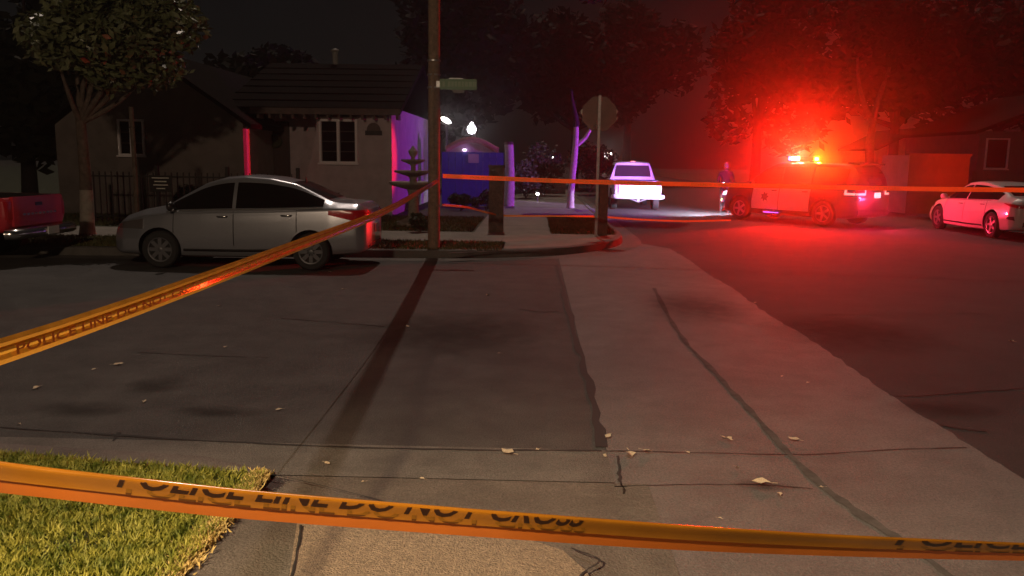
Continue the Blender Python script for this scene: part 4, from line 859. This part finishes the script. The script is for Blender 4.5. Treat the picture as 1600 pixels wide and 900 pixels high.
# iron fence with a sign, left of the sedan
f0 = atY(140, 330, 20.3); t = thing('iron_fence', 'low black iron fence in front of the pale left wing', 'fence', (f0.x, 20.3, .14)); Lf = 5.2
for i in range(36): MB().box(i*Lf/35-.012, i*Lf/35+.012, -.012, .012, 0, 1.25).build('picket', K['iron'], t)
for z in (.15, 1.12): MB().box(0, Lf, -.018, .018, z, z+.04).build('rail', K['iron'], t)
for i in range(4): MB().box(i*Lf/3-.04, i*Lf/3+.04, -.04, .04, 0, 1.4).build('post', K['iron'], t)
c = atY(250, 287, 20.2); t = thing('fence_sign', 'dark sign with four blurred pale lines hanging on the iron fence', 'sign', (c.x, 20.24, c.z))
MB().box(-.28, .28, -.008, .008, -.20, .20).build('board', K['iron'], t)
for i, w_ in enumerate((.42, .30, .36, .22)): MB().box(-w_/2, w_/2, -.014, -.009, .125-i*.085, .15-i*.085).build('text_line', K['letter_w'], t)

# tiered fountain
c = G(646, 352, .15); t = thing('fountain', 'three tiered stone garden fountain standing before the violet side wall', 'fountain', (c.x, c.y, .14)); zz = lambda y: atY(646, y, c.y).z-.14
mb = MB(); mb.lathe([(.42, 0), (.42, .10), (.30, .14), (.14, .22), (.12, zz(300)-.06), (.16, zz(296)), (.52, zz(290)), (.60, zz(287)), (.60, zz(284)), (.52, zz(285)), (.1, zz(288))], 24); mb.build('lower_basin', K['stone'], t, smooth=40)
mb = MB(); mb.lathe([(.10, zz(290)), (.09, zz(280)), (.12, zz(276)), (.36, zz(271)), (.47, zz(269)), (.47, zz(266.5)), (.36, zz(268)), (.08, zz(269))], 24); mb.build('middle_basin', K['stone'], t, smooth=40)
mb = MB(); mb.lathe([(.07, zz(270)), (.06, zz(260)), (.09, zz(257)), (.24, zz(253)), (.30, zz(251.5)), (.30, zz(249)), (.05, zz(250))], 20); mb.build('upper_basin', K['stone'], t, smooth=40)
mb = MB(); mb.lathe([(.05, zz(251)), (.05, zz(246)), (.11, zz(240)), (.12, zz(236)), (.06, zz(232)), (.03, zz(229)), (.004, zz(227))], 14); mb.build('finial', K['stone'], t, smooth=40)

# gate with blue light put into its colour, tiled arch, pillars, globe lamp
YG = 29.2; g0 = atY(690, 330, YG); g1 = atY(786, 330, YG); zt = atY(740, 238, YG).z-.14; Wg = g1.x-g0.x
t = thing('driveway_gate', 'plank driveway gate, blue light put into its paint, under a tiled arch right of the utility pole', 'gate', (g0.x, YG, .14)); n_ = 9
for i in range(n_): MB().box(i*Wg/n_+.006, (i+1)*Wg/n_-.006, 0, .05, .04, zt).build('plank', K['gate_bluelit'], t)
for z in (.35, zt-.3): MB().box(0, Wg, .052, .10, z, z+.12).build('rail', K['gate_bluelit'], t)
MB().box(Wg*.43, Wg*.60, -.03, -.002, zt-.36, zt-.06).build('notice_board', K['stucco2'], t)
mb = MB(); A = [(Wg*(.08+.84*u), .02, zt+.12+.34*math.sin(math.pi*min(1, u*1.05))**1.0) for u in np.linspace(0, 1, 15)]
for a_, b2 in zip(A[:-1], A[1:]):
    m1 = MB(); m1.tube([Vector(a_)+Vector((0, -.12, -.03)), Vector(b2)+Vector((0, -.12, -.03))], .10, 8); m1.build('ridge_tile', K['tile'], t)
mb.prism([(p_[0], 0, p_[2]-.08) for p_ in A]+[(Wg*.92, 0, zt+.01), (Wg*.08, 0, zt+.01)], (0, .2, 0)); mb.build('arch', K['stucco'], t)
c = atY(737, 202, YG+1.2); t = thing('globe_lamp', 'glowing white globe lamp on a post behind the blue-lit gate', 'lamp', (c.x, YG+1.2, .14))
MB().lathe([(.004, -.17), (.12, -.13), (.17, 0), (.12, .12), (.07, .16), (.05, .24), (.004, .26)], 16, c=(0, 0, c.z-.14)).build('globe', K['e_globe'], t, smooth=60)
MB().lathe([(.10, 0), (.06, .2), (.045, c.z-.42), (.09, c.z-.33)], 10).build('post', K['iron'], t)
c = atY(726, 233, YG-.05); t = thing('gate_light', 'small violet light under the tiled arch', 'lamp', (c.x, YG-.06, c.z-.03)); MB().lathe([(.02, -.05), (.07, -.03), (.07, .03), (.02, .05)], 10).build('lens', K['e_head'], t); MB().box(-.02, .02, 0, .09, .03, .07).build('bracket', K['iron'], t)
pz = G(795, 322, .15); hz = atY(795, 226, pz.y).z-.14
t = thing('white_pillar', 'whitewashed tree stump pillar right of the blue-lit gate', 'pillar', (pz.x, pz.y, .14)); mb = MB(); mb.tube([(0, 0, 0), (.03, 0, hz*.5), (-.02, 0, hz)], [.20, .165, .16], 12); mb.build('shaft', K['white_bark'], t, smooth=60)
mb = MB(); mb.tube([(-.02, 0, hz+.0), (-.02, 0, hz+.10)], [.19, .14], 12); mb.build('cap', K['bark'], t)
pz = G(775, 361, .15); hz = atY(775, 262, pz.y).z-.14
t = thing('dark_post', 'thick dark wooden gatepost on the verge beyond the utility pole', 'post', (pz.x, pz.y, .14)); MB().box(-.17, .17, -.15, .15, 0, hz).build('shaft', K['bark'], t); MB().prism([(-.19, -.17, hz), (.19, -.17, hz), (.19, .17, hz), (-.19, .17, hz)], (0, 0, .06)).build('cap', K['bark'], t)

# stop sign seen from behind
s = G(931, 369, .15); t = thing('stop_sign', 'octagonal stop sign seen from its bare back at the corner', 'road sign', (s.x, s.y, .14)); top = atY(930, 150, s.y).z-.14; cz = atY(931, 178, s.y).z-.14
MB().box(-.03, .03, -.02, .02, .0, top+.02).build('post', K['steel'], t)
R8 = (atY(957, 178, s.y).x-atY(904, 178, s.y).x)/2/math.cos(R_(22.5))
oc = [(R8*math.cos(R_(22.5+45*i)), .024, cz+R8*math.sin(R_(22.5+45*i))) for i in range(8)]
pl = MB().prism(oc, (0, .004, 0)).build('plate', K['sign_back'], t)
MB().prism([(x*.98, .0285, cz+(z-cz)*.98) for x, _, z in oc], (0, .002, 0)).build('red_face', K['red_p'], pl)
me = text_mesh('STOP', .25); bm = bmesh.new(); bm.from_mesh(me); wx = max(v.co.x for v in bm.verts)
for v in bm.verts: v.co = Vector((wx/2-v.co.x, .032, cz-.125+v.co.y))
bm.to_mesh(me); bm.free(); me.materials.clear(); me.materials.append(K['letter_w']); link('stop_lettering', me, pl)
for z in (.22, -.22): MB().lathe([(.018, 0), (.018, .012), (.004, .014)], 8, M=Matrix.Translation((0, -.021, cz+z)) @ Matrix.Rotation(math.pi/2, 4, 'X')).build('bolt', K['steel'], t)
c = atY(922, 200, s.y-.1); MB().tube([(-.03, -.02, c.z-.14), (-.10, -.03, c.z-.07), (-.10, -.03, c.z-.16)], .025, 6).build('bracket', K['steel'], t)
c = G(938, 347, .15); t = thing('short_post', 'short thick brown post standing beside the stop sign pole', 'post', (s.x+.16, s.y+.25, .14)); hh = atY(935, 283, s.y+.25).z-.14
MB().box(-.10, .10, -.10, .10, 0, hh).build('shaft', K['bark'], t); MB().box(-.115, .115, -.115, .115, hh, hh+.04).build('cap', K['bark'], t)

# low wall and small lights in the yard beyond the corner
a = atY(806, 300, 41); b_ = atY(884, 300, 41); t = thing('garden_wall', 'low pale garden wall beyond the white pillar', 'wall', (a.x, 41, .14)); hh = atY(840, 283, 41).z-.14; Wd = b_.x-a.x; nb = 7
for r in range(3):
    for i in range(nb): MB().box(i*Wd/nb+.008, (i+1)*Wd/nb-.008, 0, .2, r*hh/3+.006, (r+1)*hh/3-.006).build('block', K['pale'], t)
MB().box(-.05, Wd+.05, -.03, .23, hh, hh+.06).build('coping', K['pale'], t)
def yard_light(label, x, y, Y, r, m_):
    c = atY(x, y, Y); t = thing('yard_light', label, 'lamp', (c.x, Y, .14)); h_ = c.z-.14
    MB().lathe([(.004, h_-r), (r, h_-r*.5), (r, h_+r*.5), (.004, h_+r)], 10).build('lens', m_, t, smooth=60); MB().tube([(0, 0, 0), (0, 0, max(.05, h_-r))], .02, 6).build('stake', K['iron'], t); MB().lathe([(r*1.2, h_+r*.7), (.01, h_+r*1.3)], 10).build('hood', K['iron'], t)
yard_light('tiny white path light on the dark verge beyond the white pillar', 840, 303, 33, .06, K['e_white'])
yard_light('small distant white lamp left of the whitewashed trunk', 862, 247, 42, .10, K['e_white'])
yard_light('brightest distant white lamp left above the white pickup', 950, 242, 60, .26, K['e_white'])
yard_light('dim amber distant lamp left of the bright one', 938, 244, 60, .18, K['e_tail'])
yard_light('small high pale lamp among the dark trees', 898, 95, 70, .07, K['e_tail'])

# ------------------------------------------------------------------ right side: yard wall, gable, grey house
c = G(1414, 333, .15); Yc = c.y; hw = atY(1414, 241, Yc).z-.14; t = thing('yard_wall', 'tall tan yard wall with a pale return, between police car and white sedan', 'wall', (c.x, Yc, .14))
e = atY(1511, 300, Yc); MB().box(0, e.x-c.x, 0, .22, 0, hw-.03).build('long_face', K['tan'], t)
mb = MB(); mb.prism([(-.01, .0, 0), (-.01, 0, hw-.03), (-.15, 1.9, hw-.03), (-.15, 1.9, 0)], (.2, .06, 0)); mb.build('pale_return', K['pale'], t)
MB().box(-.04, e.x-c.x+.04, -.04, .26, hw-.03, hw+.04).build('coping', K['tan'], t)
c = atY(1425, 235, 44); t = thing('garage', 'pale gabled garage end showing above the yard wall, patched violet', 'garage', (c.x, 44, .14)); zb = atY(1425, 236, 44).z-.14; za = atY(1433, 205, 44).z-.14
MB().prism([(-1.7, 0, 0), (.75, 0, 0), (.75, 0, zb+.15), (.25, 0, za), (-1.7, 0, zb)], (0, 5, 0)).build('wall', K['pale'], t)
MB().prism([(-1.9, -.3, zb), (.25, -.3, za+.06), (.25, -.3, za+.18), (-1.9, -.3, zb+.12)], (0, 5.6, 0)).build('roof_slope', K['roof'], t); MB().prism([(.25, -.3, za+.06), (1.0, -.3, zb+.05), (1.0, -.3, zb+.17), (.25, -.3, za+.18)], (0, 5.6, 0)).build('roof_slope', K['roof'], t)
a = atY(1522, 300, 36); K['dim'] = mat('brown_grey_stucco', (.16, .145, .15), .95, var=.15, vscale=3, bump=.4, bscale=40); t = thing('grey_house', 'dim grey house with a dark window at the right edge behind the white sedan', 'house', (a.x, 36, .14)); zt = atY(1560, 205, 36).z-.14
MB().box(0, 9, 0, 7, 0, zt).build('wall', K['dim'], t); MB().prism([(-.4, -.5, zt), (4.5, -.5, zt+1.9), (9.4, -.5, zt), (9.4, -.5, zt-.15), (4.5, -.5, zt+1.72), (-.4, -.5, zt-.15)], (0, 8, 0)).build('roof', K['roof'], t)
window(t, .35, 1.2, atY(1540, 262, 36).z-.14, atY(1540, 218, 36).z-.14, 0, 1, 1)
MB().box(2.2, 3.2, -.06, -.002, 0, 2.1).build('door', K['door'], t)
c = atY(1540, 300, 33); t = thing('side_fence', 'low dark board fence behind the white sedan', 'fence', (c.x-.6, 33, .14)); hh = atY(1560, 268, 33).z-.14
for i in range(24): MB().box(i*.22+.006, i*.22+.214, 0, .03, 0, hh-.02*(i % 2)).build('board', K['dim'], t)
for z in (.3, hh-.3): MB().box(0, 5.3, .032, .07, z, z+.09).build('rail', K['dim'], t)

# ------------------------------------------------------------------ officer beyond the police car's bonnet
def person(label, loc, rz):
    t = thing('person', label, 'person', loc, rz)
    V, E, Rd = [], [], []
    def ch(par, *pts):
        for (x, y, z, r) in pts:
            V.append((x, y, z)); Rd.append(r)
            if par is not None: E.append((par, len(V)-1))
            par = len(V)-1
        return par
    pel = ch(None, (0, 0, .98, .155)); ches = ch(pel, (0, .0, 1.15, .145), (0, .01, 1.36, .165)); nk_ = ch(ches, (0, .01, 1.50, .075), (0, .0, 1.57, .06))
    for sg in (1, -1):
        ch(pel, (sg*.10, 0, .90, .105), (sg*.12, -.02, .52, .068), (sg*.13, .02, .10, .048), (sg*.135, -.05, .045, .045), (sg*.145, -.17, .035, .032))
        sh = ch(ches, (sg*.19, .01, 1.42, .07))
        el = ch(sh, (sg*.27, .03, 1.14, .047)); wr = ch(el, (sg*.20, -.20, 1.05, .033)); 
        hd = ch(wr, (sg*.17, -.27, 1.06, .030))
        for k_ in range(4): ch(hd, (sg*(.145+.018*k_), -.315, 1.075-.008*k_, .0095), (sg*(.14+.018*k_), -.345-.004*(k_ % 2), 1.05, .0085), (sg*(.14+.016*k_), -.33, 1.025, .008))
        ch(hd, (sg*.135, -.285, 1.085, .0105), (sg*.12, -.315, 1.09, .009))
    me = bpy.data.meshes.new('figure'); me.from_pydata(V, E, []); o = link('uniform_body', me); 
    md = o.modifiers.new('s', 'SKIN'); sk_ = me.skin_vertices[0].data
    for i, r in enumerate(Rd): sk_[i].radius = (r, r*(.72 if i in (0, 1, 2) else 1))
    sk_[0].use_root = True; md2 = o.modifiers.new('d', 'SUBSURF'); md2.levels = 2; md2.render_levels = 2
    dg = bpy.context.evaluated_depsgraph_get(); m2 = bpy.data.meshes.new_from_object(o.evaluated_get(dg)); bpy.data.objects.remove(o)
    m2.materials.clear(); m2.materials.append(K['cloth']); m2.materials.append(K['skin'])
    for p_ in m2.polygons:
        c_ = p_.center; p_.use_smooth = True; p_.material_index = 1 if (c_.y < -.235 and c_.z > .8) or c_.z > 1.50 else 0
    link('body', m2, t)
    def ell(name, c_, r_, m_, par): 
        mb = MB(); mb.lathe([(max(.02, math.sin(a_)), -math.cos(a_)) for a_ in np.linspace(0.02, math.pi-.02, 12)], 16, M=Matrix.Translation(c_) @ Matrix.Diagonal((*r_, 1))); return mb.build(name, m_, par, smooth=60)
    hd = ell('head', (0, -.015, 1.685), (.077, .096, .118), K['skin'], t)
    MB().prism([(-.014, -.105, 1.665), (.014, -.105, 1.665), (.006, -.10, 1.715), (-.006, -.10, 1.715)], (0, -.022, -.004)).build('nose', K['skin'], hd)
    for sg in (1, -1): ell('eye', (sg*.032, -.100, 1.70), (.014, .012, .009), K['hair'], hd); ell('ear', (sg*.078, 0, 1.685), (.012, .022, .034), K['skin'], hd)
    MB().box(-.026, .026, -.112, -.098, 1.628, 1.638).build('mouth', K['red_p'], hd)
    ell('hair', (0, .012, 1.715), (.083, .098, .10), K['hair'], hd)
    mb = MB(); mb.tube([(-.165, -.335, 1.06), (-.165, -.46, 1.075)], [.016, .022], 8); mb.build('unused', K['dark'], None)
    bpy.data.objects.remove(bpy.data.objects['unused'])
    return t
pp = atY(1133, 300, 30.6); person('standing person in dark uniform beyond the bonnet of the police car', (pp.x, 30.6, 0), R_(-10))
bpy.data.objects  # noqa
c = atY(1128, 268, 30.2); t = thing('flashlight', 'small lit flashlight held up beside the person at the police car', 'flashlight', (pp.x-.17, 30.6-.30, 1.055))
MB().cyl((0, .05, 0), (0, -.11, .01), .014, .016, 8).build('barrel', K['dark'], t); MB().cyl((0, -.11, .01), (0, -.15, .012), .017, .027, 10).build('lens', K['e_white'], t)

# ------------------------------------------------------------------ unseen stand-in lamp added behind the camera as fill for this corner
lp = Vector((-4.8, -4.6, .10)); t = thing('fill_lamp', 'grey stand-in lamp added on the near lawn behind the viewer for fill light', 'fill lamp', lp)
MB().tube([(0, 0, 0), (0, 0, 6.3)], [.10, .06], 12).build('post', K['steel'], t); MB().tube(catmull([(0, 0, 6.2), (.3, .4, 6.65), (.8, 1.2, 6.8)], 5), .04, 8).build('arm', K['steel'], t)
hd = MB().box(.65, 1.0, 1.05, 1.75, 6.76, 6.9).build('lamp_head', K['steel'], t); MB().box(.70, .95, 1.12, 1.68, 6.73, 6.758).build('lens', K['e_white'], hd)
o = lamp('fill_light', 'POINT', (.82, 1.4, 6.62), 2500, (1.0, .72, .48), .30, t)

MB().box(.30, .62, .95, 1.15, 6.55, 6.72).build('fill_spot_head', K['steel'], t)
o = lamp('fill_spot', 'SPOT', (.46, 1.2, 6.5), 6800, (1.0, .70, .38), .22, t, spot_size=R_(44), spot_blend=.85)  # narrow beam added to brighten the near grass and ramp
o.rotation_euler = Vector((3.5, 4.7, -6.5)).to_track_quat('-Z', 'Y').to_euler()

# ------------------------------------------------------------------ night air: haze added to stand in for lens bloom around the beacons
me = MB().box(-115, 115, -40, 195, -1.1, 20.0).mesh('haze', []); HM = bpy.data.materials.new('bloom_haze'); HM.use_nodes = True; n = HM.node_tree.nodes; n.remove(n['Principled BSDF'])
pv = n.new('ShaderNodeVolumePrincipled'); pv.inputs['Color'].default_value = (1, 1, 1, 1); pv.inputs['Density'].default_value = .0050; pv.inputs['Anisotropy'].default_value = .95
HM.node_tree.links.new(pv.outputs[0], n['Material Output'].inputs['Volume']); me.materials.append(HM); tag(link('haze', me), kind='stuff')
